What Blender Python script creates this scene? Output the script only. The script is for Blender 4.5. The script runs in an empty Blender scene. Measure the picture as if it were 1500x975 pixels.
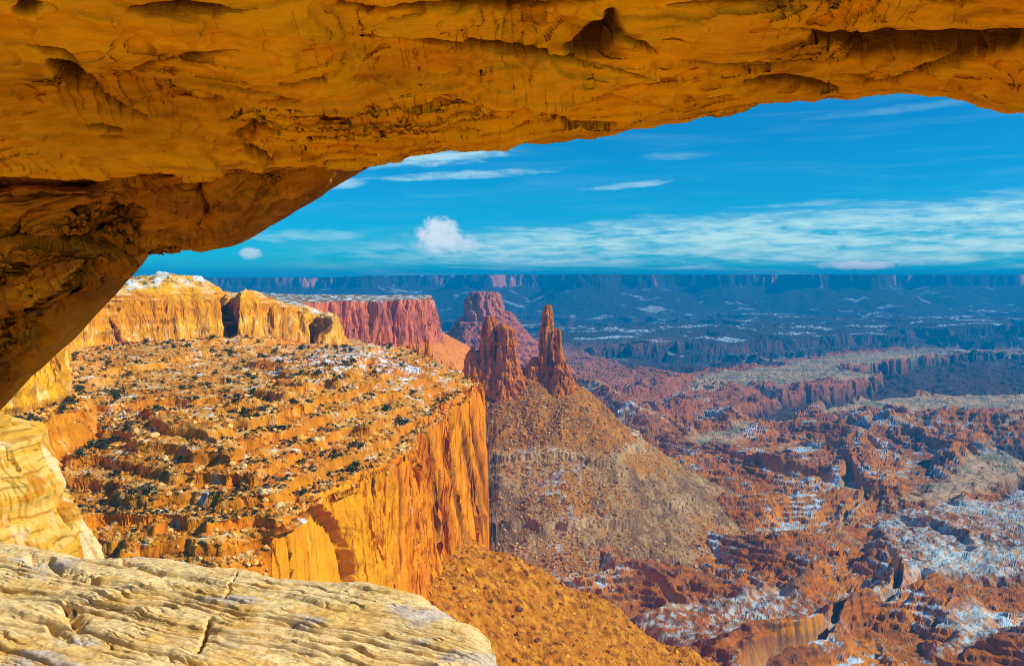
import bpy, bmesh, math, random
import numpy as np
from mathutils import Vector

random.seed(7)
rng = np.random.default_rng(11)
scene = bpy.context.scene
C = scene.collection

# ------------------------------------------------------------------ camera
F = 1441.0                                   # focal length in photo pixels (photo 1500 x 975)
PITCH = math.atan(82.5 / F)                  # the eye looks a little down; eye at the origin, horizon at photo row 405
cam_data = bpy.data.cameras.new("camera")
cam_data.sensor_width = 36.0
cam_data.lens = 36.0 * F / 1500.0
cam_data.clip_start = 0.1
cam_data.clip_end = 80000.0
cam = bpy.data.objects.new("camera", cam_data)
cam.rotation_euler = (math.pi / 2 - PITCH, 0, 0)
C.objects.link(cam)
scene.camera = cam

# ------------------------------------------------------------------ sun, sky, exposure
SUN_AZ, SUN_EL = math.radians(101), math.radians(35)
sun_dir = Vector((math.sin(SUN_AZ) * math.cos(SUN_EL), math.cos(SUN_AZ) * math.cos(SUN_EL), math.sin(SUN_EL)))
sd = bpy.data.lights.new("sun", 'SUN')
sd.energy = 5.0
sd.angle = math.radians(0.5)
sd.color = (1.0, 0.90, 0.74)
sun = bpy.data.objects.new("sun", sd)
sun.rotation_euler = sun_dir.to_track_quat('Z', 'Y').to_euler()
C.objects.link(sun)

scene.view_settings.view_transform = 'Standard'
scene.view_settings.look = 'None'
scene.view_settings.exposure = 0.2
scene.view_settings.gamma = 1.0
scene.view_settings.use_curve_mapping = False
scene.cycles.use_denoising = True
scene.cycles.filter_width = 1.0
scene.cycles.max_bounces = 8
scene.cycles.diffuse_bounces = 5
scene.cycles.volume_bounces = 0
scene.cycles.caustics_reflective = False
scene.cycles.caustics_refractive = False

HAZE_DENSITY = 8.4e-5
HAZE_COLOR = (0.0, 0.42, 0.92, 1)


class NT:
    """small helper for wiring shader nodes"""
    def __init__(self, tree):
        self.t = tree
        self.n = tree.nodes
        self.l = tree.links

    def node(self, kind, **kw):
        nd = self.n.new(kind)
        for k, v in kw.items():
            setattr(nd, k, v)
        return nd

    def put(self, sock, v):
        if isinstance(v, bpy.types.NodeSocket):
            self.l.new(v, sock)
        elif v is not None:
            sock.default_value = v

    def m(self, op, a, b=None, c=None, clamp=False):
        nd = self.node('ShaderNodeMath', operation=op, use_clamp=clamp)
        self.put(nd.inputs[0], a)
        if b is not None:
            self.put(nd.inputs[1], b)
        if c is not None:
            self.put(nd.inputs[2], c)
        return nd.outputs[0]

    def vec(self, x, y, z):
        nd = self.node('ShaderNodeCombineXYZ')
        self.put(nd.inputs[0], x); self.put(nd.inputs[1], y); self.put(nd.inputs[2], z)
        return nd.outputs[0]

    def noise(self, v, scale=1.0, detail=4.0, rough=0.55, dist=0.0):
        nd = self.node('ShaderNodeTexNoise')
        self.put(nd.inputs['Vector'], v)
        nd.inputs['Scale'].default_value = scale
        nd.inputs['Detail'].default_value = detail
        nd.inputs['Roughness'].default_value = rough
        nd.inputs['Distortion'].default_value = dist
        return nd.outputs[0]

    def ss(self, x, a, b):
        nd = self.node('ShaderNodeMapRange', interpolation_type='SMOOTHSTEP')
        self.put(nd.inputs[0], x); self.put(nd.inputs[1], a); self.put(nd.inputs[2], b)
        return nd.outputs[0]

    def mix(self, fac, a, b, blend='MIX'):
        nd = self.node('ShaderNodeMix', data_type='RGBA', blend_type=blend)
        self.put(nd.inputs[0], fac); self.put(nd.inputs[6], a); self.put(nd.inputs[7], b)
        return nd.outputs[2]


def build_world():
    w = bpy.data.worlds.new("World")
    scene.world = w
    w.use_nodes = True
    t = NT(w.node_tree)
    t.n.clear()
    sky = t.node('ShaderNodeTexSky', sky_type='NISHITA')
    sky.sun_disc = False
    sky.sun_elevation = SUN_EL
    sky.sun_rotation = SUN_AZ
    sky.altitude = 1800
    sky.air_density = 1.0
    sky.dust_density = 0.3
    sky.ozone_density = 2.0
    tint = t.mix(1.0, sky.outputs[0], (0.02, 0.70, 1.12, 1), 'MULTIPLY')
    tc = t.node('ShaderNodeTexCoord')
    sep = t.node('ShaderNodeSeparateXYZ')
    t.l.new(tc.outputs['Generated'], sep.inputs[0])
    dx, dy, dz = sep.outputs
    # compass bearing and elevation of a sky direction, in hundredths of a radian-ish units
    az = t.m('MULTIPLY', t.m('ARCTAN2', dx, dy), F)
    hor = t.m('SQRT', t.m('ADD', t.m('MULTIPLY', dx, dx), t.m('MULTIPLY', dy, dy)))
    el = t.m('MULTIPLY', t.m('ARCTAN2', dz, hor), F)

    def ell(ca, ce, ra, re, tilt=0.0):
        """soft elliptical patch of cloud round a bearing and elevation"""
        a = t.m('SUBTRACT', az, ca)
        e = t.m('SUBTRACT', t.m('SUBTRACT', el, ce), t.m('MULTIPLY', a, tilt))
        q = t.m('ADD', t.m('POWER', t.m('ABSOLUTE', t.m('DIVIDE', a, ra)), 2.0),
                t.m('POWER', t.m('ABSOLUTE', t.m('DIVIDE', e, re)), 2.0))
        return t.m('SUBTRACT', 1.0, q)

    streak = t.noise(t.vec(t.m('MULTIPLY', az, 1 / 230), t.m('MULTIPLY', el, 1 / 17), 0.0), 1.0, 6, 0.62, 0.6)
    fine = t.noise(t.vec(t.m('MULTIPLY', az, 1 / 45), t.m('MULTIPLY', el, 1 / 8), 3.0), 1.0, 5, 0.6, 0.4)
    puffn = t.noise(t.vec(t.m('MULTIPLY', az, 1 / 20), t.m('MULTIPLY', el, 1 / 15), 7.0), 1.0, 8, 0.65, 0.5)
    wob = t.m('MULTIPLY', t.m('SUBTRACT', streak, 0.5), 90.0)
    # long bank of stratus above the horizon, thick to the right
    e2 = t.m('ADD', el, wob)
    top = t.m('ADD', 70.0, t.m('MULTIPLY', az, 0.058))
    band = t.m('MULTIPLY', t.ss(e2, 4.0, 26.0), t.m('SUBTRACT', 1.0, t.ss(t.m('SUBTRACT', e2, top), -18.0, 8.0)))
    band = t.m('MULTIPLY', band, t.ss(az, -420.0, 60.0))
    dens = t.m('MULTIPLY', band, t.ss(t.m('ADD', t.m('MULTIPLY', streak, 0.5), t.m('MULTIPLY', fine, 0.5)), 0.34, 0.62))
    dens = t.m('MULTIPLY', dens, 0.95)
    # separate wisps
    def add(d, patch, n, amt, lo=0.0, hi=1.0):
        v = t.m('ADD', patch, t.m('MULTIPLY', t.m('SUBTRACT', n, 0.5), 2.4))
        v = t.m('MULTIPLY', t.ss(v, lo, hi), amt)
        return t.m('MAXIMUM', d, v)
    dens = add(dens, ell(-70, 147, 150, 8, 0.05), fine, 0.55, 0.1, 1.3)
    dens = add(dens, ell(-130, 172, 160, 16, 0.07), fine, 0.75, 0.1, 1.2)
    dens = add(dens, ell(-245, 133, 55, 10, 0.1), fine, 0.6, 0.2, 1.3)
    dens = add(dens, ell(165, 131, 85, 6, 0.09), fine, 0.5, 0.1, 1.3)
    dens = add(dens, ell(240, 172, 60, 7, 0.02), fine, 0.18, 0.1, 1.3)
    dens = add(dens, ell(560, 225, 190, 7, 0.06), fine, 0.14, 0.1, 1.3)
    dens = add(dens, ell(-300, 58, 130, 11, 0.03), fine, 0.42, 0.1, 1.3)
    dens = add(dens, ell(420, 101, 90, 4, 0.05), fine, 0.3, 0.1, 1.3)
    # thin veil over the whole window
    dens = t.m('ADD', dens, t.m('MULTIPLY', t.ss(streak, 0.45, 0.8), 0.07), clamp=True)
    puff = 0.0
    def addp(p, patch, amt):
        v = t.m('ADD', patch, t.m('MULTIPLY', t.m('SUBTRACT', puffn, 0.5), 2.6))
        return t.m('MAXIMUM', p, t.m('MULTIPLY', t.ss(v, -0.1, 0.95), amt))
    puff = addp(0.0, ell(-106, 60, 40, 30), 0.95)
    puff = addp(puff, ell(-92, 48, 58, 15), 0.7)
    puff = addp(puff, ell(-374, 32, 17, 9), 0.7)
    puff = addp(puff, ell(486, 15, 62, 7), 0.95)
    puff = addp(puff, ell(110, 25, 26, 3), 0.4)
    col = t.mix(dens, tint, (5.4, 8.6, 9.0, 1))
    col = t.mix(puff, col, (7.6, 8.6, 9.6, 1))
    bg = t.node('ShaderNodeBackground')
    bg.inputs['Strength'].default_value = 0.09
    t.l.new(col, bg.inputs['Color'])
    out = t.node('ShaderNodeOutputWorld')
    t.l.new(bg.outputs[0], out.inputs['Surface'])


build_world()

# ------------------------------------------------------------------ helpers
cp, sp = math.cos(PITCH), math.sin(PITCH)


def sight(px, py):
    """sideways and vertical slope (per metre of depth) of a sight line through the photo"""
    a = (np.asarray(px, float) - 750.0) / F
    b = -(np.asarray(py, float) - 487.5) / F
    dy = cp + b * sp
    return a / dy, (-sp + b * cp) / dy


def to_photo(V):
    x, y, z = V[..., 0], V[..., 1], V[..., 2]
    f = y * cp - z * sp; u = y * sp + z * cp
    return 750 + F * x / f, 487.5 - F * u / f


def P(px, py, Y):
    sx, sz = sight(px, py)
    return float(sx * Y), float(Y), float(sz * Y)


def plan(pts):
    """list of (column, depth) -> plan x, y"""
    return [(float(sight(px, 487.5)[0] * Y), float(Y)) for px, Y in pts]


_G2 = np.stack([np.cos(np.arange(256) * 2 * np.pi / 256), np.sin(np.arange(256) * 2 * np.pi / 256)], 1).astype(np.float32)
_g3 = np.random.default_rng(3).normal(size=(256, 3))
_G3 = (_g3 / np.linalg.norm(_g3, axis=1)[:, None]).astype(np.float32)


def _hash(ix, iy, iz, seed):
    h = ix.astype(np.uint32) * np.uint32(374761393) + iy.astype(np.uint32) * np.uint32(668265263)
    h = h + np.uint32((seed * 974634777 + 12345) & 0xffffffff)
    if iz is not None:
        h = h + iz.astype(np.uint32) * np.uint32(2246822519)
    h ^= h >> np.uint32(15)
    h *= np.uint32(2246822519)
    h ^= h >> np.uint32(13)
    h *= np.uint32(3266489917)
    h ^= h >> np.uint32(16)
    return h & np.uint32(255)


def n2(x, y, seed=0):
    x = np.asarray(x, np.float32); y = np.asarray(y, np.float32)
    fx, fy = np.floor(x), np.floor(y)
    ix, iy = fx.astype(np.int32), fy.astype(np.int32)
    x = x - fx; y = y - fy
    u = x * x * x * (x * (x * 6 - 15) + 10); v = y * y * y * (y * (y * 6 - 15) + 10)

    def g(i, j):
        k = _hash(ix + i, iy + j, None, seed)
        return _G2[k, 0] * (x - i) + _G2[k, 1] * (y - j)
    a = g(0, 0); b = g(1, 0); c = g(0, 1); d = g(1, 1)
    a = a + u * (b - a); c = c + u * (d - c)
    return (a + v * (c - a)) * 1.5


def n3(x, y, z, seed=0):
    x = np.asarray(x, np.float32); y = np.asarray(y, np.float32); z = np.asarray(z, np.float32)
    fx, fy, fz = np.floor(x), np.floor(y), np.floor(z)
    ix, iy, iz = fx.astype(np.int32), fy.astype(np.int32), fz.astype(np.int32)
    x = x - fx; y = y - fy; z = z - fz
    u = x * x * x * (x * (x * 6 - 15) + 10); v = y * y * y * (y * (y * 6 - 15) + 10); w = z * z * z * (z * (z * 6 - 15) + 10)

    def g(i, j, l):
        k = _hash(ix + i, iy + j, iz + l, seed)
        return _G3[k, 0] * (x - i) + _G3[k, 1] * (y - j) + _G3[k, 2] * (z - l)
    r = []
    for l in (0, 1):
        a = g(0, 0, l); b = g(1, 0, l); c = g(0, 1, l); d = g(1, 1, l)
        a = a + u * (b - a); c = c + u * (d - c)
        r.append(a + v * (c - a))
    return (r[0] + w * (r[1] - r[0])) * 1.5


def fbm2(x, y, o=4, seed=0, gain=0.5):
    s = 0.0; a = 1.0
    for i in range(o):
        s = s + a * n2(x, y, seed + i)
        x = x * 2.03 + 17.3; y = y * 2.03 - 9.1; a *= gain
    return s


def rid2(x, y, o=4, seed=0, gain=0.5):
    s = 0.0; a = 1.0; tot = 0.0
    for i in range(o):
        s = s + a * (1 - np.abs(n2(x, y, seed + i)) * 1.6)
        tot += a
        x = x * 2.03 + 17.3; y = y * 2.03 - 9.1; a *= gain
    return s / tot


def fbm3(x, y, z, o=4, seed=0, gain=0.5):
    s = 0.0; a = 1.0
    for i in range(o):
        s = s + a * n3(x, y, z, seed + i)
        x = x * 2.03 + 7.3; y = y * 2.03 - 9.1; z = z * 2.03 + 3.7; a *= gain
    return s


def rid3(x, y, z, o=3, seed=0, gain=0.5):
    s = 0.0; a = 1.0; tot = 0.0
    for i in range(o):
        s = s + a * (1 - np.abs(n3(x, y, z, seed + i)) * 1.6)
        tot += a
        x = x * 2.03 + 7.3; y = y * 2.03 - 9.1; z = z * 2.03 + 3.7; a *= gain
    return s / tot


def S(t):
    t = np.clip(t, 0, 1)
    return t * t * (3 - 2 * t)


def sstep(x, a, b):
    return S((x - a) / (b - a))


def terr(v, step, sharp=0.75):
    """turn a smooth height into beds: flat treads and steep risers"""
    k = np.floor(v / step); f = v / step - k
    f2 = np.where(f < sharp, f * 0.25, sharp * 0.25 + (f - sharp) * (1 - sharp * 0.25) / (1 - sharp))
    return (k + f2) * step


def sdf(X, Y, poly):
    """signed distance to a plan polygon, positive inside"""
    d2 = np.full(X.shape, 1e18, np.float32)
    ins = np.zeros(X.shape, bool)
    n = len(poly)
    for i in range(n):
        ax, ay = poly[i]; bx, by = poly[(i + 1) % n]
        ex, ey = bx - ax, by - ay
        wx, wy = X - ax, Y - ay
        t = np.clip((wx * ex + wy * ey) / (ex * ex + ey * ey + 1e-9), 0, 1)
        d2 = np.minimum(d2, (wx - ex * t) ** 2 + (wy - ey * t) ** 2)
        c = ((ay <= Y) & (by > Y)) | ((by <= Y) & (ay > Y))
        xi = ax + (Y - ay) / (by - ay + (1e-9 if by == ay else 0)) * ex
        ins ^= c & (X < xi)
    d = np.sqrt(d2)
    return np.where(ins, d, -d)


def dline(X, Y, pts):
    """distance to an open polyline, and position along it 0..1"""
    d2 = np.full(X.shape, 1e18, np.float32); pos = np.zeros(X.shape, np.float32)
    n = len(pts) - 1
    for i in range(n):
        ax, ay = pts[i]; bx, by = pts[i + 1]
        ex, ey = bx - ax, by - ay
        t = np.clip(((X - ax) * ex + (Y - ay) * ey) / (ex * ex + ey * ey + 1e-9), 0, 1)
        q = (X - ax - ex * t) ** 2 + (Y - ay - ey * t) ** 2
        m = q < d2
        d2 = np.where(m, q, d2); pos = np.where(m, (i + t) / n, pos)
    return np.sqrt(d2), pos


def polyline_groove(px, py, lines, wide=1.0):
    """depth of hand-placed cracks; each (points, half width, depth)"""
    D = np.zeros(px.shape, np.float32)
    for pts, w, dep in lines:
        d, pos = dline(px, py, pts)
        wloc = w * wide * (0.35 + 0.65 * np.sin(np.pi * np.clip(pos, 0.03, 0.97)))
        D = D + 2.2 * dep * np.exp(-(d / wloc) ** 2 * 1.2)
    return D


def col(*c):
    return np.array(c, np.float32)


def lerp(a, b, t):
    t = np.asarray(t)
    return a + (b - a) * t[..., None]


def tag(o, label=None, cat=None, group=None, kind=None):
    if label: o['label'] = label
    if cat: o['category'] = cat
    if group: o['group'] = group
    if kind: o['kind'] = kind
    return o


VIVID = 1.22


def vivid(c):
    """the strongly coloured minerals of this rock"""
    l = c @ np.array([0.3, 0.6, 0.1], np.float32)
    return np.clip(l[:, None] + (c - l[:, None]) * VIVID, 0.004, 0.9)


def mesh_from(name, verts, faces, cols=None, mat=None, smooth=True, parent=None, loc=None, weld=False):
    """one mesh object; faces is an (n,4) or (n,3) index array"""
    verts = np.asarray(verts, np.float32).reshape(-1, 3)
    if loc is not None:
        verts = verts - np.asarray(loc, np.float32)
    faces = np.asarray(faces, np.int32)
    me = bpy.data.meshes.new(name)
    nf, k = faces.shape
    me.vertices.add(len(verts)); me.vertices.foreach_set('co', verts.ravel())
    me.loops.add(nf * k); me.loops.foreach_set('vertex_index', faces.ravel())
    me.polygons.add(nf)
    me.polygons.foreach_set('loop_start', np.arange(0, nf * k, k, dtype=np.int32))
    me.polygons.foreach_set('loop_total', np.full(nf, k, np.int32))
    me.update(calc_edges=True)
    me.polygons.foreach_set('use_smooth', np.full(nf, smooth, bool))
    if cols is not None:
        at = me.color_attributes.new('Col', 'FLOAT_COLOR', 'POINT')
        c4 = np.ones((len(verts), 4), np.float32)
        c4[:, :3] = vivid(np.asarray(cols, np.float32).reshape(-1, 3))
        at.data.foreach_set('color', c4.ravel())
    if mat: me.materials.append(mat)
    o = bpy.data.objects.new(name, me)
    if loc is not None: o.location = loc
    C.objects.link(o)
    if parent is not None:
        o.parent = parent
        o.location = Vector(loc if loc is not None else (0, 0, 0)) - parent.location
    return o


def grid_faces(n, m, wrap_u=False, wrap_v=False):
    """quads of an n x m vertex grid"""
    i = np.arange(n if wrap_u else n - 1); j = np.arange(m if wrap_v else m - 1)
    I, J = np.meshgrid(i, j, indexing='ij')
    I2 = (I + 1) % n; J2 = (J + 1) % m
    return np.stack([I * m + J, I2 * m + J, I2 * m + J2, I * m + J2], -1).reshape(-1, 4)


def grid_normals(V, wrap_u=False):
    if wrap_u:
        du = np.roll(V, -1, 0) - np.roll(V, 1, 0)
    else:
        du = np.gradient(V, axis=0)
    dv = np.gradient(V, axis=1)
    N = np.cross(du, dv)
    return N / (np.linalg.norm(N, axis=-1, keepdims=True) + 1e-9)


def rock_material(name, fine=0.5, mid=0.08, bump=0.6, bump_dist=0.5, stretch=(1, 1, 1), var=0.25, rough=0.92):
    """weathered rock: mineral colour carried by the mesh, grain and relief from noise in world metres"""
    m = bpy.data.materials.new(name)
    m.use_nodes = True
    t = NT(m.node_tree)
    t.n.clear()
    at = t.node('ShaderNodeAttribute', attribute_name='Col')
    geo = t.node('ShaderNodeNewGeometry')
    mp = t.node('ShaderNodeVectorMath', operation='MULTIPLY')
    t.l.new(geo.outputs['Position'], mp.inputs[0])
    mp.inputs[1].default_value = stretch
    a = t.noise(mp.outputs[0], fine, 6, 0.65)
    b = t.noise(mp.outputs[0], mid, 4, 0.6)
    f = t.m('ADD', t.m('MULTIPLY', t.m('SUBTRACT', a, 0.5), var * 2.2), t.m('MULTIPLY', t.m('SUBTRACT', b, 0.5), var * 2.0))
    f = t.m('ADD', f, 1.0)
    c = t.mix(1.0, at.outputs['Color'], t.vec(f, f, f), 'MULTIPLY')
    bs = t.node('ShaderNodeBsdfPrincipled')
    t.l.new(c, bs.inputs['Base Color'])
    bs.inputs['Roughness'].default_value = rough
    bs.inputs['Specular IOR Level'].default_value = 0.15
    bp = t.node('ShaderNodeBump')
    bp.inputs['Strength'].default_value = bump
    bp.inputs['Distance'].default_value = bump_dist
    t.l.new(a, bp.inputs['Height'])
    t.l.new(bp.outputs[0], bs.inputs['Normal'])
    out = t.node('ShaderNodeOutputMaterial')
    t.l.new(bs.outputs[0], out.inputs['Surface'])
    return m


# ------------------------------------------------------------------ terrain
SNOW = col(0.66, 0.78, 0.86)
FLOOR_Z = -480.0


def fpoly(pts, z=FLOOR_Z):
    """outline on the canyon floor"""
    out = []
    for px, py in pts:
        sx, sz = sight(px, py)
        Y = z / sz
        out.append((float(sx * Y), float(Y)))
    return out


PROM = plan([(700, 800), (668, 720), (632, 640), (604, 560), (560, 505), (520, 470), (470, 432), (412, 390),
             (396, 388), (350, 392), (300, 386), (240, 394), (200, 388), (140, 398), (90, 394)]) + \
       [(-300, 405), (-700, 400), (-900, 1800), (-300, 1900)] + plan([(600, 1500), (628, 1180), (655, 1010), (690, 900)])
WALL = plan([(-60, 420), (30, 470), (78, 500), (86, 540), (84, 700), (88, 850), (150, 930), (240, 990), (322, 1050), (329, 1105), (338, 1125),
             (347, 1110), (350, 1052), (400, 1120), (446, 1170), (452, 1250), (464, 1255), (468, 1185), (488, 1205), (500, 1260), (492, 1500), (470, 2000)]) + \
       [(-1000, 2200), (-1200, 420)]
PINK = plan([(400, 2100), (480, 2250), (515, 2280), (560, 2300), (566, 2345), (585, 2340), (622, 2380), (632, 2480), (630, 3000)]) + [(-1500, 3400), (-1500, 2100)]
FARM = plan([(-700, 13600), (150, 13800), (470, 14300), (500, 13900), (545, 13800), (560, 14600), (660, 14900), (680, 13400), (715, 13250), (735, 14300),
             (815, 14300), (845, 12900), (892, 12800), (905, 13900), (925, 13500), (955, 13400), (975, 14400), (1035, 14500), (1050, 13900), (1070, 14300), (1150, 14200),
             (1165, 13700), (1200, 13600), (1215, 14000), (1240, 13700), (1275, 13600), (1286, 14600), (1300, 17500)]) + [(9000, 19800), (-14000, 19800), (-14000, 13600)]
FARM2 = plan([(1290, 17000), (1345, 16500), (1352, 15900), (1375, 15800), (1385, 16600), (1470, 16700), (1700, 16300), (2200, 16000), (2200, 19800), (1200, 19800)])

pale = [fpoly(p) for p in (
    [(1000, 553), (1140, 535), (1250, 517), (1385, 509), (1378, 518), (1300, 528), (1216, 536), (1240, 544), (1285, 549), (1230, 557), (1130, 564), (1020, 576)],
    [(1185, 603), (1260, 586), (1350, 580), (1500, 578), (1650, 580), (1650, 612), (1500, 606), (1400, 598), (1290, 602)],
    [(830, 498), (900, 490), (960, 492), (985, 498), (920, 502), (850, 503)],
    [(1295, 740), (1380, 705), (1400, 680), (1420, 664), (1460, 664), (1500, 672), (1500, 690), (1450, 712), (1380, 738)],
    [(1000, 650), (1040, 632), (1090, 618), (1120, 612), (1090, 636), (1030, 660)],
)]
gorge = [fpoly(p) for p in (
    [(1222, 537), (1300, 530), (1395, 512), (1560, 500), (1700, 500), (1700, 572), (1500, 577), (1350, 578), (1260, 585), (1180, 603), (1120, 611), (1090, 614), (1105, 590), (1150, 575), (1250, 561), (1290, 549)],
    [(840, 508), (960, 506), (1050, 498), (1220, 492), (1420, 480), (1700, 478), (1700, 497), (1390, 508), (1250, 512), (1130, 530), (1000, 543), (930, 538), (880, 522)],
    [(1416, 652), (1450, 640), (1520, 632), (1700, 640), (1700, 690), (1560, 680), (1500, 672), (1460, 660)],
    [(1466, 700), (1500, 694), (1600, 690), (1600, 715), (1480, 716)],
)]
snowp = [fpoly(p) for p in (
    [(1283, 772), (1312, 744), (1400, 734), (1500, 722), (1700, 715), (1700, 850), (1500, 842), (1400, 838), (1352, 862), (1300, 884), (1238, 882), (1260, 868), (1330, 846), (1306, 800)],
    [(1366, 952), (1410, 928), (1388, 902), (1430, 878), (1462, 905), (1492, 940), (1440, 944)],
    [(925, 892), (1000, 878), (1090, 876), (1150, 864), (1205, 890), (1240, 918), (1170, 938), (1080, 948), (1000, 940), (950, 915)],
)]
gullyp = [fpoly(p) for p in (
    [(1310, 750), (1370, 765), (1410, 780), (1424, 800), (1405, 803), (1380, 785), (1330, 770)],
    [(1345, 830), (1372, 838), (1360, 850), (1300, 880), (1285, 872), (1350, 846)],
)]


def terrain(X, Y, full=False):
    """height and landform number at plan points; with full=True also the masks used for colour"""
    out = {}
    # ---- canyon floor
    wx = fbm2(X / 900, Y / 900, 3, 40) * 220
    wy = fbm2(X / 900 + 5, Y / 900 + 9, 3, 44) * 220
    r = rid2((X + wx) / 430, (Y + wy) / 430, 6 if full else 4, 50)
    r2 = rid2((X * 0.8 + Y * 0.6 + wx) / 120, (Y * 0.8 - X * 0.6 + wy) / 150, 5 if full else 3, 60)
    near = 1 - sstep(Y, 3300, 5200)
    A = 24 * near + 26
    hills = (r - 0.55) * A * 2 + (r2 - 0.55) * 17 * near
    hills = np.maximum(hills, -14 + 5 * fbm2(X / 90, Y / 90, 2, 3))
    hs = hills + 4.0 * fbm2(X / 70, Y / 70, 4, 71)
    hills = hills * 0.2 + 0.8 * terr(hs, 8.5, 0.78)
    drain = sstep(np.abs(n2((X + wx * 1.5) / 520, (Y + wy * 1.5) / 520, 73)), 0.055, 0.02) * near
    hills = hills * (1 - 0.9 * drain) - 14 * drain
    wob = fbm2(X / 150, Y / 220, 3, 80) * 30 + fbm2(X / 40, Y / 60, 2, 83) * 8
    sc = np.clip(Y / 2500, 0.35, 3)

    def msk(polys, w):
        m = np.zeros(X.shape, np.float32)
        for p in polys:
            m = np.maximum(m, sstep(sdf(X, Y, p) + wob * sc * 0.8, -w, w))
        return m
    mp = msk(pale, 25); mg = msk(gorge, 14); ms = msk(snowp, 12); mgu = msk(gullyp, 10)
    fl = np.maximum(np.maximum(mp, ms * 0.85), mg)
    z = FLOOR_Z + hills * (1 - fl) + fl * fbm2(X / 80, Y / 80, 3, 90) * 5
    gz = rid2(X / 420, Y / 420, 5, 95)
    z = z - mg * (45 + 75 * (1 - gz)) - mgu * 16
    # far country: low benches cut by dark canyons
    far = sstep(Y, 5600, 7600)
    fn = fbm2((X + 3 * wx) / 2600, (Y + 3 * wy) / 2100, 5, 100)
    cut = sstep(fn, 0.02, 0.10)
    z = z - far * cut * (60 + 60 * rid2(X / 700, Y / 700, 3, 104))
    z = z + far * 45 * fbm2(X / 1500, Y / 1500, 3, 107)
    H = z; comp = np.zeros(X.shape, np.int8)
    out.update(drain=drain, hs=hs, r=r, mp=mp, mg=mg, ms=ms, mgu=mgu, cut=cut * far, far=far)

    # ---- ridge and talus cone under the spires
    d, pos = dline(X, Y, [(-420, 2450), (-180, 2150), (-75, 2030), (30, 2000), (108, 2000)])
    crest = -206 + 10 * n2(X / 60, Y / 60, 110)
    d = d + 0.30 * np.clip(X - 95, 0, 400) * sstep(Y, 2300, 1900)
    gul = rid2(X / 55 + d / 900, Y / 55, 3, 112) - 0.55
    q = crest - 0.64 * np.maximum(d - 12, 0) + gul * 10 * sstep(d, 20, 140)
    wv = 16 * fbm2(X / 110, Y / 110, 5, 115)
    qs = q + wv
    zr = np.interp(qs, [-700, -478, -440, -424, -419, -404, -350, -336, -332, -316, -200],
                   [-640, -478, -446, -433, -418, -412, -356, -345, -332, -324, -200]) - wv * 0.6
    zr = np.where(d < 30, q, zr)
    m = zr > H
    H = np.where(m, zr, H); comp = np.where(m, 2, comp)
    out.update(qs=qs, rd=d)
    # low dark-banded hill behind it on the right
    d, pos = dline(X, Y, fpoly([(800, 545), (870, 560), (930, 590), (955, 606)], -400))
    q = -372 - 60 * pos - 0.5 * d + 16 * (rid2(X / 120, Y / 120, 4, 120) - 0.5) * 2
    q = q * 0.4 + 0.6 * terr(q, 17, 0.65)
    m = q > H
    H = np.where(m, q, H)
    d, pos = dline(X, Y, fpoly([(955, 556), (1010, 552), (1070, 556)], -440))
    q = -428 - 12 * pos - 0.42 * d + 16 * (rid2(X / 130, Y / 130, 4, 121) - 0.5) * 2
    q = q * 0.4 + 0.6 * terr(q, 14, 0.65)
    m = q > H
    H = np.where(m, q, H)
    d, pos = dline(X, Y, fpoly([(1310, 604), (1350, 604), (1420, 606), (1480, 612), (1600, 618)], -430))
    q = -425 - 0.42 * d + 22 * (rid2(X / 150, Y / 220, 4, 122) - 0.5) * 2
    q = q * 0.4 + 0.6 * terr(q, 14, 0.65)
    m = q > H
    H = np.where(m, q, H)

    # ---- promontory: bench, ledges, cliff, talus
    d0 = sdf(X, Y, PROM)
    left = S((-90 - X) / 24) * S((700 - Y) / 150)
    fa = fbm2(X / 48, Y / 48, 3, 130)
    fb = fbm2(X / 26, Y / 26, 3, 132)
    d = d0 + 8.5 * fa + 1.6 * terr(fb, 0.4, 0.85) + 0.8 * (rid2(X / 20, Y / 20, 3, 134) - 0.6) * 2
    d = d + left * (7 * fbm2(X / 26, Y / 26, 3, 131))
    wr = 88 + 190 * sstep(-X, 120, 250) + 22 * fbm2(X / 70, Y / 70, 3, 137)
    g = np.clip((d - 1) / wr, 0, 1) ** 0.85 + 0.05 * fbm2(X / 90, Y / 90, 3, 138) + 0.02 * fbm2(X / 24, Y / 24, 3, 139)
    edge = -99 + 9 * sstep(Y, 480, 800) + 2 * fbm2(X / 60, Y / 60, 2, 140)
    lip = edge + (-59 - edge) * g - 4 * sstep(Y, 600, 950) - 26 * sstep(Y, 960, 1700)
    lip = lip * 0.15 + 0.85 * terr(lip + 1.2 * fbm2(X / 45, Y / 45, 3, 141), 6.5, 0.86)
    lip = lip * 0.6 + 0.4 * terr(lip + 0.4 * fbm2(X / 25, Y / 25, 2, 143), 1.4, 0.8)
    foot = -190 + 8 * n2(X / 60, Y / 60, 144) - 0.75 * np.clip(Y - 735, 0, 400)
    wid = 7 + 95 * left
    k = np.clip(-d / wid, 0, 1)
    cl = edge + (foot - edge) * k
    cl = np.where(left > 0.02, cl * (1 - 0.7 * left) + 0.7 * left * terr(cl + 9 * fbm2(X / 34, Y / 34, 4, 145), 8, 0.72), cl)
    tal = foot - 0.60 * np.maximum(-d - wid, 0) + 3 * fbm2(X / 30, Y / 30, 3, 146) * sstep(-d - wid, 0, 30)
    zp2 = np.where(d > 0, lip, np.where(d > -wid, cl, tal))
    m = zp2 > H
    cm = np.where(d > -wid, 1, 6)
    H = np.where(m, zp2, H); comp = np.where(m, cm, comp)
    out.update(pd=d, pleft=left, pk=k)

    # ---- rim wall behind the bench
    d0 = sdf(X, Y, WALL)
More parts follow.
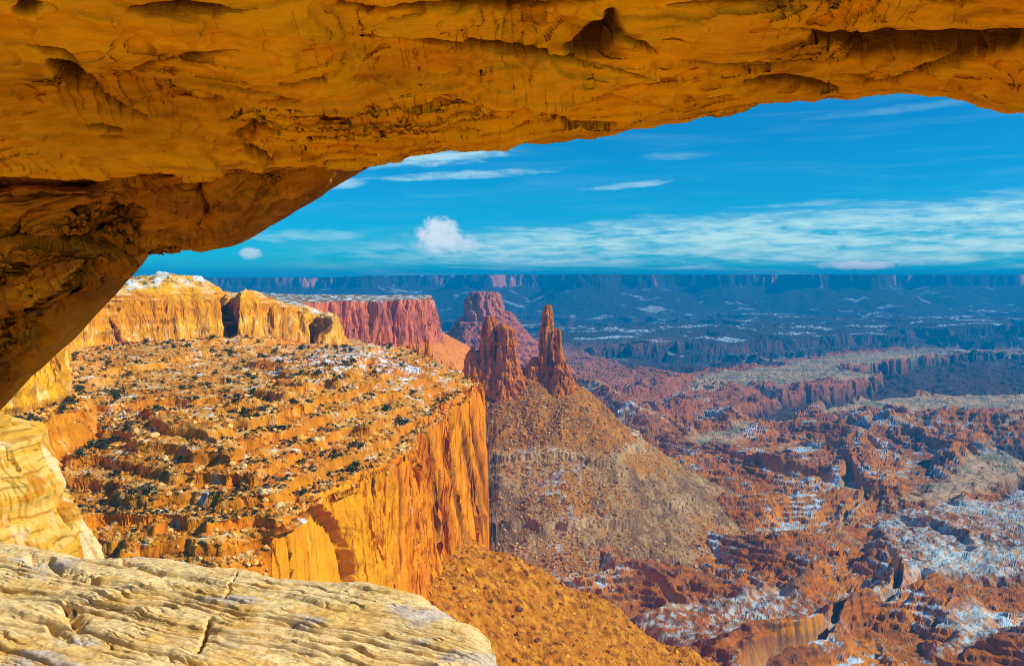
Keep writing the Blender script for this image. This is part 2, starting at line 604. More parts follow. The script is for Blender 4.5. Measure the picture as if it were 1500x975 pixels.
    d = d0 + 5 * fbm2(X / 60, Y / 60, 3, 150) + 2.2 * (rid2(X / 20, Y / 20, 3, 152) - 0.6) * 2
    dome = fbm2(X / 75, Y / 75, 4, 155)
    top = 4 - 34 * sstep(Y, 1080, 1230) - 30 * sstep(Y, 1240, 1500) + 9 * dome
    base = -64 - 24 * sstep(Y, 1050, 1250)
    rr = np.sqrt(np.clip(d / 70, 0, 1))
    zt = base + (top - base) * (0.55 + 0.45 * rr)
    zt = zt * 0.5 + 0.5 * terr(zt, 6, 0.6)
    zw = np.where(d > 0, zt, base + (top - base) * 0.55 * np.clip(1 + d / 5, 0, 1) - 0.35 * np.maximum(-d - 5, 0) - 2.0 * np.maximum(-d - 14, 0))
    m = zw > H
    H = np.where(m, zw, H); comp = np.where(m, np.where(d > -5, 3, 1), comp)
    out.update(wd=d)

    # ---- red mesa farther along the rim
    d0 = sdf(X, Y, PINK)
    d = d0 + 9 * fbm2(X / 90, Y / 90, 3, 160) + 6 * (rid2(X / 34, Y / 34, 3, 162) - 0.6) * 2
    top = -57 + 5 * fbm2(X / 120, Y / 120, 3, 165)
    zk = np.where(d > 0, top, np.where(d > -22, top + (-158 - top) * np.clip(-d / 22, 0, 1), -158 - 0.6 * (-d - 22)))
    m = zk > H
    H = np.where(m, zk, H); comp = np.where(m, 4, comp)
    out.update(kd=d)

    # ---- far mesas on the horizon
    d = sdf(X, Y, FARM) + 160 * fbm2(X / 900, Y / 900, 4, 170) + 60 * (rid2(X / 260, Y / 260, 3, 172) - 0.6)
    top = 14 + 16 * sstep(X, -2500, 500) - 60 * sstep(X, -1800, -2700) * 0.4
    cb = -150
    za = np.where(d > 0, top, np.where(d > -60, top + (cb - top) * np.clip(-d / 60, 0, 1), cb - 0.36 * (-d - 60) + 30 * (rid2(X / 300, Y / 300, 3, 175) - .5)))
    m = za > H
    H = np.where(m, za, H); comp = np.where(m, 5, comp)
    out.update(fd=d)
    d = sdf(X, Y, FARM2) + 160 * fbm2(X / 900, Y / 900, 4, 180) + 60 * (rid2(X / 260, Y / 260, 3, 182) - 0.6)
    top = 30.0
    za = np.where(d > 0, top, np.where(d > -60, top + (cb - top) * np.clip(-d / 60, 0, 1), cb - 0.36 * (-d - 60)))
    m = za > H
    H = np.where(m, za, H); comp = np.where(m, 5, comp)
    out['fd'] = np.maximum(out['fd'], d)
    return H, comp, out


CLIFF_CRACKS = [
    ([(630, 640), (634, 700), (640, 760), (642, 800)], 2.5, 4), ([(655, 640), (664, 720), (676, 770), (692, 835)], 3.5, 5),
    ([(672, 600), (684, 660), (694, 720), (706, 775)], 3, 5), ([(690, 610), (706, 690), (716, 750), (720, 785)], 3.5, 5),
    ([(583, 690), (588, 760), (590, 830)], 2, 3), ([(544, 655), (547, 690), (548, 725)], 2, 3), ([(610, 600), (626, 640), (628, 665)], 2.5, 3),
    ([(700, 700), (708, 760), (716, 790)], 2.5, 3), ([(646, 690), (650, 760), (662, 820)], 2, 3)]
CLIFF_CRACKS += [([(432, 772), (446, 800), (450, 860)], 2, 3), ([(408, 800), (424, 830), (430, 870)], 2, 3), ([(470, 760), (478, 800), (476, 860)], 1.8, 2)]
WALL_CRACKS = [
    ([(330, 436), (334, 462), (341, 482), (343, 506)], 6, 14), ([(348, 450), (346, 480)], 2.5, 6), ([(397, 455), (396, 504)], 3, 7), ([(424, 452), (428, 500)], 2.5, 6),
    ([(441, 450), (446, 490)], 3.5, 8), ([(462, 440), (468, 470), (474, 512)], 6, 14), ([(489, 442), (491, 470)], 4, 8), ([(300, 462), (302, 500)], 2, 4),
    ([(160, 470), (172, 490), (178, 505)], 3, 7), ([(232, 478), (234, 502)], 2, 4), ([(372, 470), (371, 502)], 2, 4)]


def build_terrain():
    NC, NR = 1500, 1250
    half = math.radians(35)
    AZ = np.linspace(-half, half, NC)
    R = np.exp(np.linspace(math.log(270), math.log(20000), 2600))
    az4 = AZ[::5]
    Rg, Ag = np.meshgrid(R, az4)
    H, comp, _ = terrain(Rg * np.sin(Ag), Rg * np.cos(Ag))
    dr = np.diff(R)[None, :]
    dz = np.diff(H, axis=1)
    dens = np.sqrt((dr * 0.22) ** 2 + dz ** 2) / R[None, :-1]
    # what hides behind something nearer needs few rows
    sl = H / Rg
    hid = sl[:, 1:] < np.maximum.accumulate(sl, 1)[:, :-1] - 0.004
    dens = np.where(hid, dens * 0.25, dens)
    k = np.exp(-0.5 * (np.arange(-9, 10) / 3.5) ** 2); k /= k.sum()
    pad = np.pad(dens, ((9, 9), (0, 0)), mode='edge')
    dens = sum(k[i] * pad[i:i + dens.shape[0]] for i in range(19))
    cum = np.concatenate([np.zeros((dens.shape[0], 1)), np.cumsum(dens, 1)], 1)
    RR = np.empty((len(az4), NR))
    for i in range(len(az4)):
        RR[i] = np.interp(np.linspace(0, cum[i, -1], NR), cum[i], R)
    idx = np.linspace(0, len(az4) - 1, NC) if False else np.interp(AZ, az4, np.arange(len(az4)))
    i0 = np.clip(np.floor(idx).astype(int), 0, len(az4) - 2); f = (idx - i0)[:, None]
    RR = RR[i0] * (1 - f) + RR[i0 + 1] * f
    A = AZ[:, None]
    X = (RR * np.sin(A)).astype(np.float32); Y = (RR * np.cos(A)).astype(np.float32)
    H, comp, o = terrain(X, Y, True)
    V = np.stack([X, Y, H], -1).astype(np.float32)
    N = grid_normals(V)
    N *= np.sign(N[..., 2:3] + 1e-9)
    up = N[..., 2]
    steep = 1 - sstep(up, 0.45, 0.85)
    # rough relief along the surface normal: blocks, ledges and fractures on the cliffs, rubble on the slopes
    x, y, z = X, Y, H
    cliff = ((comp == 1) | (comp == 3)) * steep
    jn = rid3(x / 24 + 0.2 * n3(x / 20, y / 20, z / 20, 203), y / 24, z / 170, 3, 205)
    blk = fbm3(x / 16, y / 16, z / 30, 4, 200)
    b1 = blk * 0.7 + terr(blk, 0.35, 0.9) * 2.2 - sstep(jn, 0.86, 0.97) * 2.6 * sstep(n3(x / 60, y / 60, z / 90, 204), -0.25, 0.2)
    b2 = n3(x / 30, y / 30, z / 3.2, 210) * 0.5 + terr(n3(x / 45, y / 45, z / 13, 212), 0.35, 0.88) * 2.0
    ppx, ppy = to_photo(V)
    alc = sstep(sdf(ppx, ppy, [(384, 840), (398, 790), (436, 752), (466, 736), (494, 764), (512, 798), (522, 850), (522, 900), (380, 900)]) + 2 * fbm2(ppx / 9, ppy / 9, 2, 211), -1, 2)
    alc = alc * sstep(ppx, 384, 450) * (comp == 1) * (Y > 330) * (Y < 560)
    b2 = b2 * (1 - alc); b1 = b1 * (1 - 0.8 * alc)
    gro = polyline_groove(ppx, ppy, CLIFF_CRACKS) / 2.2 * (comp == 1) * (Y < 860) * (1 - sstep(Y, 820, 860)) + polyline_groove(ppx, ppy, WALL_CRACKS) / 2.2 * (comp == 3) * (Y > 900)
    gro = gro * steep
    calm = sstep(ppx, 660, 560) * sstep(n3(x / 50, y / 50, z / 50, 213), 0.4, -0.3)
    b1 = b1 * (1 - 0.7 * calm * (comp == 1)) - gro * np.where(comp == 1, 0.5, 1.0)
    b2 = b2 + (comp == 3) * (terr(n3(x / 70, y / 70, z / 4.5, 215), 0.3, 0.85) * 2.2)
    D = cliff * (b1 + b2)
    D = D + ((comp == 1) | (comp == 3)) * (1 - steep) * fbm3(x / 4, y / 4, z / 3, 3, 214) * 0.5
    far4 = (comp == 4) * steep
    D = D + far4 * ((rid3(x / 26, y / 26, z / 200, 3, 216) - 0.6) * 11 + fbm3(x / 20, y / 20, z / 20, 3, 218) * 3)
    tl = ((comp == 6) | (comp == 2))
    D = D + tl * (fbm3(x / 7, y / 7, z / 7, 4, 220) * 1.5)
    D = D + (comp == 0) * fbm2(x / 30, y / 30, 4, 225) * 4.0 * sstep(Y, 800, 1500)
    D = D + (comp == 0) * steep * (fbm3(x / 22, y / 22, z / 22, 4, 226) * 9 + (rid3(x / 30, y / 30, z / 90, 3, 227) - .6) * 10) * sstep(Y, 1800, 3500)
    D = D + (comp == 5) * steep * (fbm3(x / 120, y / 120, z / 300, 3, 228) * 40)
    Nh = N * np.stack([np.ones_like(D), np.ones_like(D), 1 - 0.95 * np.clip(cliff + far4, 0, 1)], -1)
    V = V + Nh * D[..., None]
    V = V + (7.0 * alc * steep)[..., None] * np.array([-0.95, 0.30, 0.0], np.float32)
    N2 = grid_normals(V); N2 *= np.sign(N2[..., 2:3] + 1e-9)
    up = N2[..., 2]
    steep = 1 - sstep(up, 0.5, 0.85)
    shade = np.clip(-(N2[..., 0] * sun_dir.x + N2[..., 1] * sun_dir.y), -1, 1)      # faces turned away from the winter sun keep snow
    z = V[..., 2]

    # ---------------- colours (rock, soil and snow, with some light and shade painted in)
    w1 = fbm2(X / 160, Y / 160, 4, 300); w2 = fbm2(X / 22, Y / 22, 4, 305); w3 = fbm2(X / 6, Y / 6, 3, 309)
    bed = n2(z / 6.0 + w1 * 1.2, X / 900, 310); bed2 = n2(z / 2.1 + w1 * 2, X / 300, 312)
    Cc = np.zeros(V.shape, np.float32)
    # floor
    ca = lerp(col(0.36, 0.125, 0.03), col(0.52, 0.215, 0.045), sstep(w1 + 0.4 * w2, -0.4, 0.5))
    ca = lerp(ca, col(0.20, 0.075, 0.05), sstep(bed, 0.1, 0.4) * 0.7)
    ca = lerp(ca, col(0.42, 0.30, 0.20), sstep(bed2, 0.3, 0.5) * 0.4)
    ca = lerp(ca, col(0.09, 0.05, 0.035), sstep(w2 + 0.7 * w3, 0.2, 0.6) * 0.75)
    ca = lerp(ca, col(0.34, 0.13, 0.09), sstep(Y, 2600, 4200) * 0.7)
    fr = o['hs'] / 8.5 - np.floor(o['hs'] / 8.5)
    ca = lerp(ca, col(0.10, 0.05, 0.035), sstep(fr, 0.78, 0.9) * (1 - sstep(Y, 3500, 5000)) * 0.6 * sstep(w2, -0.5, 0.2))  # terrace risers darkened in the colour, as painted shadow bands
    ca = lerp(ca, col(0.46, 0.30, 0.16), o['drain'] * 0.7)
    pl = lerp(col(0.44, 0.31, 0.20), col(0.26, 0.24, 0.16), sstep(w1, -0.3, 0.3))
    ca = lerp(ca, pl, o['mp'])
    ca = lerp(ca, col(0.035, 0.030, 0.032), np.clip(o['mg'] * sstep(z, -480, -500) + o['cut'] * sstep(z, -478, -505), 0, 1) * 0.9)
    rimw = o['mg'] * (1 - o['mg']) * 4
    ca = lerp(ca, col(0.46, 0.36, 0.26), rimw * sstep(up, 0.5, 0.8) * 0.8)
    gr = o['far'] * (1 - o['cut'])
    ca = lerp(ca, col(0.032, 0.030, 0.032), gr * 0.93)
    fs = fbm2(X / 700, Y / 260, 5, 320)
    ca = lerp(ca, SNOW, sstep(fs + 0.35 * w1, 0.42, 0.55) * o['far'] * sstep(up, 0.9, 0.98) * 0.9)
    sn = sstep(shade * 1.0 + 0.4 * w2 + 0.85 * w1 + 0.3 * bed2 + 0.25 * sstep(fr, 0.7, 0.2), 0.60, 0.78) * sstep(up, 0.45, 0.7) * (1 - o['far']) * (1 - sstep(Y, 3200, 4500)) * (1 - o['mp'])
    ca = lerp(ca, col(0.52, 0.72, 0.84), sn * 0.9)
    ca = lerp(ca, lerp(col(0.52, 0.74, 0.84), col(0.26, 0.24, 0.18), sstep(w2 + w3 * 0.8, -0.25, 0.35) * 0.85), o['ms'] * (1 - 0.5 * sstep(-shade, 0.1, 0.4)) * sstep(fbm2(X / 9, Y / 14, 4, 323) + 0.5 * w1, -0.45, 0.25) * 0.85)
    # ridge talus
    cb = lerp(col(0.44, 0.20, 0.055), col(0.31, 0.135, 0.045), sstep(w2 + w3 * 0.6, -0.3, 0.4))
    low = sstep(o['qs'], -300, -345)
    cb = lerp(cb, lerp(col(0.36, 0.27, 0.16), col(0.40, 0.19, 0.06), sstep(w1 + w2 * 0.5, -0.2, 0.3)), low * 0.75)
    ledge = np.exp(-((o['qs'] + 330) / 9) ** 2) + np.exp(-((o['qs'] + 420) / 9) ** 2)
    cb = lerp(cb, col(0.58, 0.48, 0.32), np.clip(ledge, 0, 1) * sstep(w1 + w2, -0.5, 0.2) * 0.6)
    cb = lerp(cb, col(0.10, 0.06, 0.04), sstep(w3 + w2 * 0.5, 0.35, 0.6) * 0.6)
    cb = lerp(cb, SNOW, low * sstep(up, 0.6, 0.75) * sstep(shade + 0.5 * w2 + 0.6 * w1, 0.25, 0.5) * 0.75)
    cb = lerp(cb, col(0.13, 0.07, 0.04), low * sstep(-w1 + 0.6 * w2, 0.1, 0.45) * 0.6)
    # promontory
    top = lerp(col(0.56, 0.27, 0.07), col(0.62, 0.40, 0.17), sstep(w2 + 0.5 * w1, -0.2, 0.5))
    top = lerp(top, col(0.55, 0.19, 0.04), sstep(w1 - 0.3 * w2, 0.15, 0.4) * 0.8)
    top = lerp(top, col(0.66, 0.48, 0.24), sstep(w3, 0.25, 0.5) * 0.6)
    top = lerp(top, col(0.24, 0.11, 0.04), sstep(-w3 - 0.5 * w2, 0.2, 0.5) * 0.7)
    sp_ = np.exp(-((X + 130) / 70) ** 2 - ((Y - 800) / 150) ** 2)
    top = lerp(top, SNOW, sstep(w2 * 0.6 + w3 * 0.8 + 0.75 * sp_ + 0.3 * shade, 0.62, 0.8) * 0.95)
    vst = fbm3(X / 7, Y / 7, z / 30, 4, 330)
    face = lerp(col(0.66, 0.27, 0.035), col(0.58, 0.21, 0.028), sstep(vst, -0.2, 0.4))
    face = lerp(face, col(0.70, 0.38, 0.09), sstep(w1 + 0.3 * bed, 0.2, 0.6) * 0.5)
    face = lerp(face, col(0.46, 0.13, 0.03), sstep(fbm2(X / 30, Y / 30 + z / 60, 3, 331), 0.1, 0.5) * 0.5)
    face = lerp(face, col(0.13, 0.05, 0.02), np.clip(sstep(jn, 0.9, 0.98) * 0.5 + gro * 0.4, 0, 1) * steep * 0.85)  # varnish on the joints, plus crack shade painted dark along the grooves
    face = lerp(face, col(0.30, 0.10, 0.025), sstep(vst + 0.4 * bed, 0.45, 0.75) * 0.45)
    face = lerp(face, col(0.40, 0.16, 0.04), sstep(bed2, 0.25, 0.5) * (0.25 + 0.4 * o['pleft']))
    face = lerp(face, col(0.72, 0.40, 0.11), alc * 0.45 * (1 - 0.6 * sstep(fbm3(X / 9, Y / 9, z / 22, 4, 333), 0.0, 0.5)))
    top = lerp(top, col(0.36, 0.14, 0.035), steep * sstep(bed + w2, -0.4, 0.3) * 0.8)
    cc = lerp(top, face, np.clip(steep * sstep(o['pd'], 14, 2) + steep * 0.3, 0, 1))
    ct = lerp(col(0.50, 0.22, 0.04), col(0.42, 0.17, 0.035), sstep(w2, -0.3, 0.3))
    ct = lerp(ct, col(0.62, 0.36, 0.12), sstep(w3, 0.3, 0.5) * 0.5)
    ct = lerp(ct, col(0.14, 0.055, 0.02), sstep(-w3 - 0.4 * w2, 0.2, 0.45) * 0.75)
    # rim wall
    wv = fbm3(X / 5, Y / 5, z / 9, 4, 340)
    wl = lerp(col(0.66, 0.38, 0.085), col(0.58, 0.27, 0.05), sstep(w1 + 0.5 * bed, -0.2, 0.4))
    wl = lerp(wl, col(0.72, 0.56, 0.28), sstep(wv + 0.002 * (-z - 40) , 0.1, 0.5) * steep * sstep(z, -36, -52))
    wl = lerp(wl, col(0.34, 0.15, 0.04), sstep(bed2 + 0.6 * wv + 0.5 * w2, 0.2, 0.55) * 0.7)
    wl = lerp(wl, col(0.42, 0.19, 0.05), steep * sstep(fbm3(X / 11, Y / 11, z / 24, 4, 341), 0.1, 0.5) * 0.6)
    wl = lerp(wl, col(0.10, 0.045, 0.02), np.clip(gro * 0.2, 0, 1) * 0.7)
    wl = lerp(wl, col(0.74, 0.60, 0.36), (1 - steep) * sstep(w2, -0.2, 0.3) * 0.7)
    cap = sstep(o['wd'], 8, 26) * (1 - 0.4 * steep)
    wl = lerp(wl, col(0.66, 0.50, 0.28), cap * sstep(w2, -0.3, 0.2) * 0.8)
    wl = lerp(wl, SNOW, cap * sstep(w2 + 0.8 * w3 + 0.3 * shade, 0.15, 0.4) * 0.9)
    wl = lerp(wl, col(0.06, 0.06, 0.035), cap * sstep(w3 - 0.5 * w2 + 0.3 * n2(X / 12, Y / 12, 344), 0.2, 0.4) * 0.9)
    # red mesa
    kv = fbm3(X / 18, Y / 18, z / 60, 4, 350)
    ck = lerp(col(0.56, 0.19, 0.10), col(0.40, 0.13, 0.09), sstep(kv + 0.3 * bed, -0.2, 0.4))
    ck = lerp(ck, col(0.16, 0.06, 0.045), sstep(fbm3(X / 12, Y / 12, z / 60, 3, 352) + 0.3 * bed, 0.2, 0.5) * 0.7)
    ck = lerp(ck, col(0.62, 0.26, 0.09), sstep(o['kd'], -16, -40))
    ck = lerp(ck, lerp(col(0.20, 0.15, 0.08), SNOW, sstep(w2, 0.1, 0.4)), sstep(o['kd'], -2, 4))
    # far mesas
    cf = lerp(col(0.035, 0.030, 0.034), col(0.60, 0.24, 0.17), steep * sstep(N2[..., 0], -0.1, 0.4) * sstep(fbm2(X / 1500, Y / 1500, 3, 361), 0.15, 0.45))  # sunlit look painted in: pink only on cliffs facing the sun side
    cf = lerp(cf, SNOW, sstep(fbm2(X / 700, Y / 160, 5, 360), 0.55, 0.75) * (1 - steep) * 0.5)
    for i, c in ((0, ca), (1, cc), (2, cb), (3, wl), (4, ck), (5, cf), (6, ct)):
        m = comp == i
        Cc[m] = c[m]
    Cc = np.clip(Cc, 0.01, 0.9)

    # ---------------- one object for each landform
    fc = grid_faces(NC, NR)
    cfa = comp.ravel()[fc].astype(np.int8)
    # the landform of most of the four corners
    owner = np.where(cfa[:, 0] == cfa[:, 2], cfa[:, 0], np.where(cfa[:, 1] == cfa[:, 3], cfa[:, 1], cfa[:, 0]))
    Vf, Cf = V.reshape(-1, 3), Cc.reshape(-1, 3)
    names = {
        0: ('canyon_floor', None, None, 'structure', rock_material('desert_soil', 0.05, 0.01, 0.5, 6.0)),
        1: ('sandstone_bench', 'orange sandstone bench dotted with junipers, ending in a sheer cliff', 'cliff', None,
            rock_material('bench_sandstone', 0.35, 0.06, 0.7, 1.2)),
        2: ('talus_ridge', 'brown rubble ridge flaring below the two dark spires', 'slope', 'structure', rock_material('ridge_rubble', 0.25, 0.03, 0.9, 3.0)),
        3: ('rim_cliff', 'long yellow rim cliff with rounded snowy top behind the juniper bench', 'cliff', None,
            rock_material('rim_sandstone', 0.3, 0.05, 0.6, 1.2)),
        4: ('red_mesa', 'flat topped pinkish red mesa with sheer fluted walls past the yellow cliff', 'mesa', None, rock_material('mesa_sandstone', 0.1, 0.02, 0.6, 3.0)),
        5: ('far_mesa', 'long blue hazy mesa along the horizon', 'mesa', 'structure', rock_material('horizon_rock', 0.01, 0.002, 0.4, 20.0)),
        6: ('talus_slope', 'steep orange rubble slope below the sheer cliff', 'slope', 'structure', rock_material('orange_rubble', 0.4, 0.05, 0.9, 1.5)),
    }
    for i, (nm, label, cat, kind, mat) in names.items():
        fi = fc[owner == i]
        if len(fi) == 0: continue
        used, inv = np.unique(fi, return_inverse=True)
        o_ = mesh_from(nm, Vf[used], inv.reshape(-1, 4), Cf[used], mat, smooth=False)
        tag(o_, label, cat, None, kind)
    # visible vertices, for planting
    sl = V[..., 2] / np.hypot(V[..., 0], V[..., 1])
    vis = sl >= np.maximum.accumulate(sl, 1) - 1e-4
    return V, up, comp, vis, o


TV, TUP, TCOMP, TVIS, TO = build_terrain()

# ------------------------------------------------------------------ buttes and spires
def tower_mesh(lobes, Yd, fl=(6, 3.0), seed=0, nth=200, nz=260, strat=0.5):
    """vertices, faces of a group of rock towers standing together; each lobe is a traced profile with its own thickness"""
    VV, FF = [], []; off = 0
    for li, lobe in enumerate(lobes):
        prof, ratio, dy = lobe[:3]
        Y0 = Yd + dy
        py = np.array([p[0] for p in prof], float)
        zz = sight(750, py)[1] * Y0
        xl = sight(np.array([p[1] for p in prof], float), 487.5)[0] * Y0
        xr = sight(np.array([p[2] for p in prof], float), 487.5)[0] * Y0
        zs = np.linspace(zz[0], zz[-1], nz)
        L = np.interp(-zs, -zz, xl); Rr = np.interp(-zs, -zz, xr)
        th = np.linspace(0, 2 * np.pi, nth, endpoint=False)
        cx, hw = (L + Rr) / 2, (Rr - L) / 2
        c, s = np.cos(th), np.sin(th)
        e = 0.75
        ux = np.sign(c) * np.abs(c) ** e; uy = np.sign(s) * np.abs(s) ** e
        X = cx[None] + hw[None] * ux[:, None]
        Y = Y0 + hw[None] * ratio * uy[:, None]
        Z = np.broadcast_to(zs[None], X.shape)
        sc, amp = fl
        a = np.minimum(amp, hw * 0.35)[None]
        blk = fbm3(X / (1.2 * sc), Y / (1.2 * sc), Z / (7 * sc), 4, seed + 31 + li)
        jn = rid3(X / (1.7 * sc), Y / (1.7 * sc), Z / (16 * sc), 3, seed + li * 7)
        dsp = 0.5 * blk + 0.9 * terr(blk, 0.3, 0.85) - 2.0 * sstep(jn, 0.82, 0.97) + 0.3 \
            + strat * 0.4 * n3(X / (6 * sc), Y / (6 * sc), Z / (0.6 * sc), seed + 50)
        dsp = dsp * a
        X = X + dsp * c[:, None]; Y = Y + dsp * s[:, None]
        Z = Z + 0.25 * a * fbm3(X / sc, Y / sc, Z / sc, 2, seed + 60)
        V = np.stack([X, Y, Z], -1)
        # close the top
        cap = []
        for kq in (0.75, 0.45, 0.0):
            r0 = V[:, :1]
            cen = np.array([cx[0], Y0, zs[0]])
            ring = cen + (r0 - cen) * kq
            ring[..., 2] = zs[0] + hw[0] * 0.10 * (1 - kq) + 0.15 * a[0, 0] * fbm3(ring[..., 0] / sc, ring[..., 1] / sc, ring[..., 2] * 0, 3, seed + 5)
            cap.append(ring)
        V = np.concatenate(cap[::-1] + [V], 1)
        n, m = V.shape[:2]
        VV.append(V.reshape(-1, 3)); FF.append(grid_faces(n, m, wrap_u=True)[:, ::-1] + off); off += n * m
    return np.concatenate(VV), np.concatenate(FF)


def tower_colors(V, a, b, dark, sc, seed):
    x, y, z = V.T
    v = fbm3(x / sc, y / sc, z / (sc * 6), 4, seed)
    w = fbm3(x / (sc * 3), y / (sc * 3), z / (sc * 2), 3, seed + 9)
    bed = n3(x / (sc * 20), y / (sc * 20), z / (sc * 0.8), seed + 4)
    c = lerp(a, b, sstep(w + 0.3 * bed, -0.3, 0.4))
    c = lerp(c, dark, sstep(v + 0.3 * bed, 0.25, 0.6) * 0.7)
    return np.clip(c, 0.01, 0.9)


spire_mat = rock_material('spire_sandstone', 0.15, 0.03, 0.7, 2.0)
A1, B1, D1 = col(0.54, 0.21, 0.055), col(0.44, 0.15, 0.045), col(0.12, 0.045, 0.03)


def tower(name, lobes, Yd, label, cat, fl, seed, cols, sc, mat=None, nth=200, nz=260):
    V, Fc = tower_mesh(lobes, Yd, fl, seed, nth, nz)
    base = (float(V[:, 0].mean()), float(Yd), float(V[:, 2].min()))
    o = mesh_from(name, V, Fc, tower_colors(V, *cols, sc, seed), mat or spire_mat, smooth=False, loc=base)
    tag(o, label, cat)
    return o


tower('rock_spire', [
    ([(463, 711, 722), (467, 709, 725), (476, 708, 727), (486, 706, 724), (515, 704, 723), (535, 702, 728), (556, 699, 738), (600, 688, 750)], 1.1, 0),
    ([(484, 716, 738), (500, 714, 740), (540, 712, 742), (600, 700, 757)], 0.8, 14),
    ([(478, 731, 746), (484, 730, 752), (500, 731, 754), (525, 731, 756), (540, 729, 761), (556, 722, 768), (605, 708, 795)], 1.0, -12),
    ([(513, 688, 700), (518, 685, 703), (530, 682, 705), (545, 680, 708), (556, 677, 712), (605, 660, 726)], 1.2, 4),
    ([(469, 716, 719), (480, 714, 722), (500, 711, 726)], 1.0, -8),
    ([(473, 733, 738), (482, 731, 742), (505, 729, 746)], 1.0, -12),
    ([(481, 747, 751), (490, 745, 754), (510, 743, 757)], 1.0, -8),
    ([(507, 690, 693), (516, 688, 697), (535, 685, 702)], 1.0, -2),
    ([(538, 762, 770), (545, 758, 778), (556, 752, 790), (605, 735, 812)], 1.0, 6),
], 2000, 'broad orange rock fin with several jagged towers, left of the slender spire', 'rock spire', (7, 4.0), 400, (A1, B1, D1), 9)
tower('rock_spire', [
    ([(446, 801, 806), (449, 798.5, 808), (456, 797, 808.5), (468, 795, 810), (480, 792, 809), (500, 791, 807), (520, 790, 807), (540, 790, 811), (555, 789, 820), (610, 776, 838)], 1.2, 0),
    ([(481, 802, 816), (500, 800, 818), (540, 798, 820), (610, 784, 842)], 0.9, 14),
    ([(481, 815.5, 820), (484, 815, 821.5), (500, 815, 822), (515, 815, 823.5), (531, 813, 829), (552, 809, 837), (612, 790, 866)], 1.2, -14),
    ([(523, 780, 787), (530, 776, 790), (540, 771, 793), (552, 766, 797), (605, 744, 815)], 1.2, 4),
], 2000, 'slender tall rock needle with a stepped right shoulder on the rubble ridge', 'rock spire', (6, 3.6), 430, (A1, B1, D1), 8)
tower('rock_butte', [
    ([(428, 692, 727), (433, 689, 730), (440, 685, 732), (447, 684, 734), (458, 682, 738), (466, 681, 743), (474, 679, 748), (500, 670, 760)], 1.2, 0),
    ([(456, 730, 745), (464, 728, 752), (474, 725, 760), (486, 720, 770)], 1.4, -20),
    ([(464, 672, 684), (474, 668, 690), (486, 664, 700)], 1.4, -30),
    ([(470, 674, 752), (476, 668, 758), (488, 658, 770), (500, 650, 785), (515, 642, 805), (540, 625, 835), (572, 600, 870)], 1.2, 0),
], 4200, 'purplish butte with a flat crown and flaring talus skirt behind the spires', 'butte', (22, 11), 460,
    (col(0.46, 0.18, 0.13), col(0.38, 0.14, 0.11), col(0.14, 0.06, 0.06)), 30, rock_material('butte_sandstone', 0.06, 0.015, 0.6, 6.0), 260, 300)
tower('rock_pillar', [([(497, 623.5, 628), (503, 623, 628.5), (519, 622, 629.5)], 1.0, 0)], 930,
      'small dark rock pillar standing on the edge of the bench by the red mesa', 'rock pillar', (1.5, 0.7), 480, (A1, B1, D1), 2, None, 40, 40)

# ------------------------------------------------------------------ the arch overhead
def span_edge(u):
    return np.interp(u, [-500, -300, 0, 250, 400, 500, 560, 588, 600, 680, 760, 860, 930, 1000, 1060, 1110, 1180, 1250, 1290, 1330, 1390, 1420, 1440, 1470, 1500, 1600, 1700, 1850],
                     [280, 264, 247, 250, 243, 243, 241, 236, 230, 219, 211, 203, 190, 179, 166, 153, 147, 144, 138, 139, 145, 152, 160, 165, 167, 182, 230, 330])


SPAN_CRACKS = [
    ([(1195, 60), (1240, 64), (1272, 72), (1300, 66), (1360, 68), (1430, 66), (1520, 56), (1600, 50)], 8.5, 0.16),
    ([(1255, 58), (1300, 64), (1370, 66)], 3, 0.06),
    ([(1240, 90), (1275, 76), (1310, 71)], 3, 0.03),
    ([(1215, 119), (1260, 124), (1300, 120), (1340, 105), (1380, 95), (1440, 82), (1500, 68)], 2.5, 0.035),
    ([(1095, 122), (1150, 121), (1195, 128), (1225, 135)], 4.5, 0.05),
    ([(1000, 90), (1050, 98), (1120, 100), (1180, 95), (1230, 93)], 2, 0.015),
    ([(73, 94), (100, 108), (143, 133)], 6, 0.12),
    ([(143, 136), (180, 160), (215, 176)], 2.5, 0.04),
    ([(170, 112), (220, 97), (270, 86), (350, 77)], 1.8, 0.02),
    ([(40, 68), (90, 78), (110, 90)], 2, 0.03),
    ([(505, 44), (560, 48), (640, 62), (720, 70), (800, 86), (880, 100), (950, 118)], 2.2, 0.03),
    ([(660, 10), (672, 4), (750, 6), (810, 4)], 4, 0.05),
    ([(500, 6), (560, 12), (640, 10), (700, 4), (760, 6), (880, 0)], 3, 0.03),
    ([(838, 78), (870, 66), (892, 45), (896, 25)], 12, 0.07),
    ([(918, 60), (945, 66), (962, 78)], 2.5, 0.04),
    ([(812, 170), (835, 186), (900, 184)], 2.5, 0.03),
    ([(355, 212), (380, 228), (400, 238)], 3, 0.05),
    ([(340, 195), (370, 186), (410, 195)], 3, 0.025),
    ([(580, 168), (650, 152), (720, 165)], 1.6, 0.015),
    ([(190, 16), (260, 14), (350, 18)], 4, 0.04),
    ([(24, 14), (40, 12), (60, 8)], 6, 0.05),
    ([(690, 60), (740, 72), (800, 78)], 4, 0.02),
    ([(980, 12), (1060, 8), (1180, 4), (1250, 8)], 2.5, 0.02),
    ([(1350, 4), (1460, 2)], 1.5, 0.015),
    ([(1150, 44), (1240, 50), (1320, 48)], 1.4, 0.012),
    ([(400, 146), (440, 147)], 2, 0.03),
    ([(410, 120), (430, 128), (480, 117)], 1.6, 0.02),
    ([(130, 186), (180, 190)], 2, 0.025), ([(140, 199), (190, 204)], 1.8, 0.02),
]


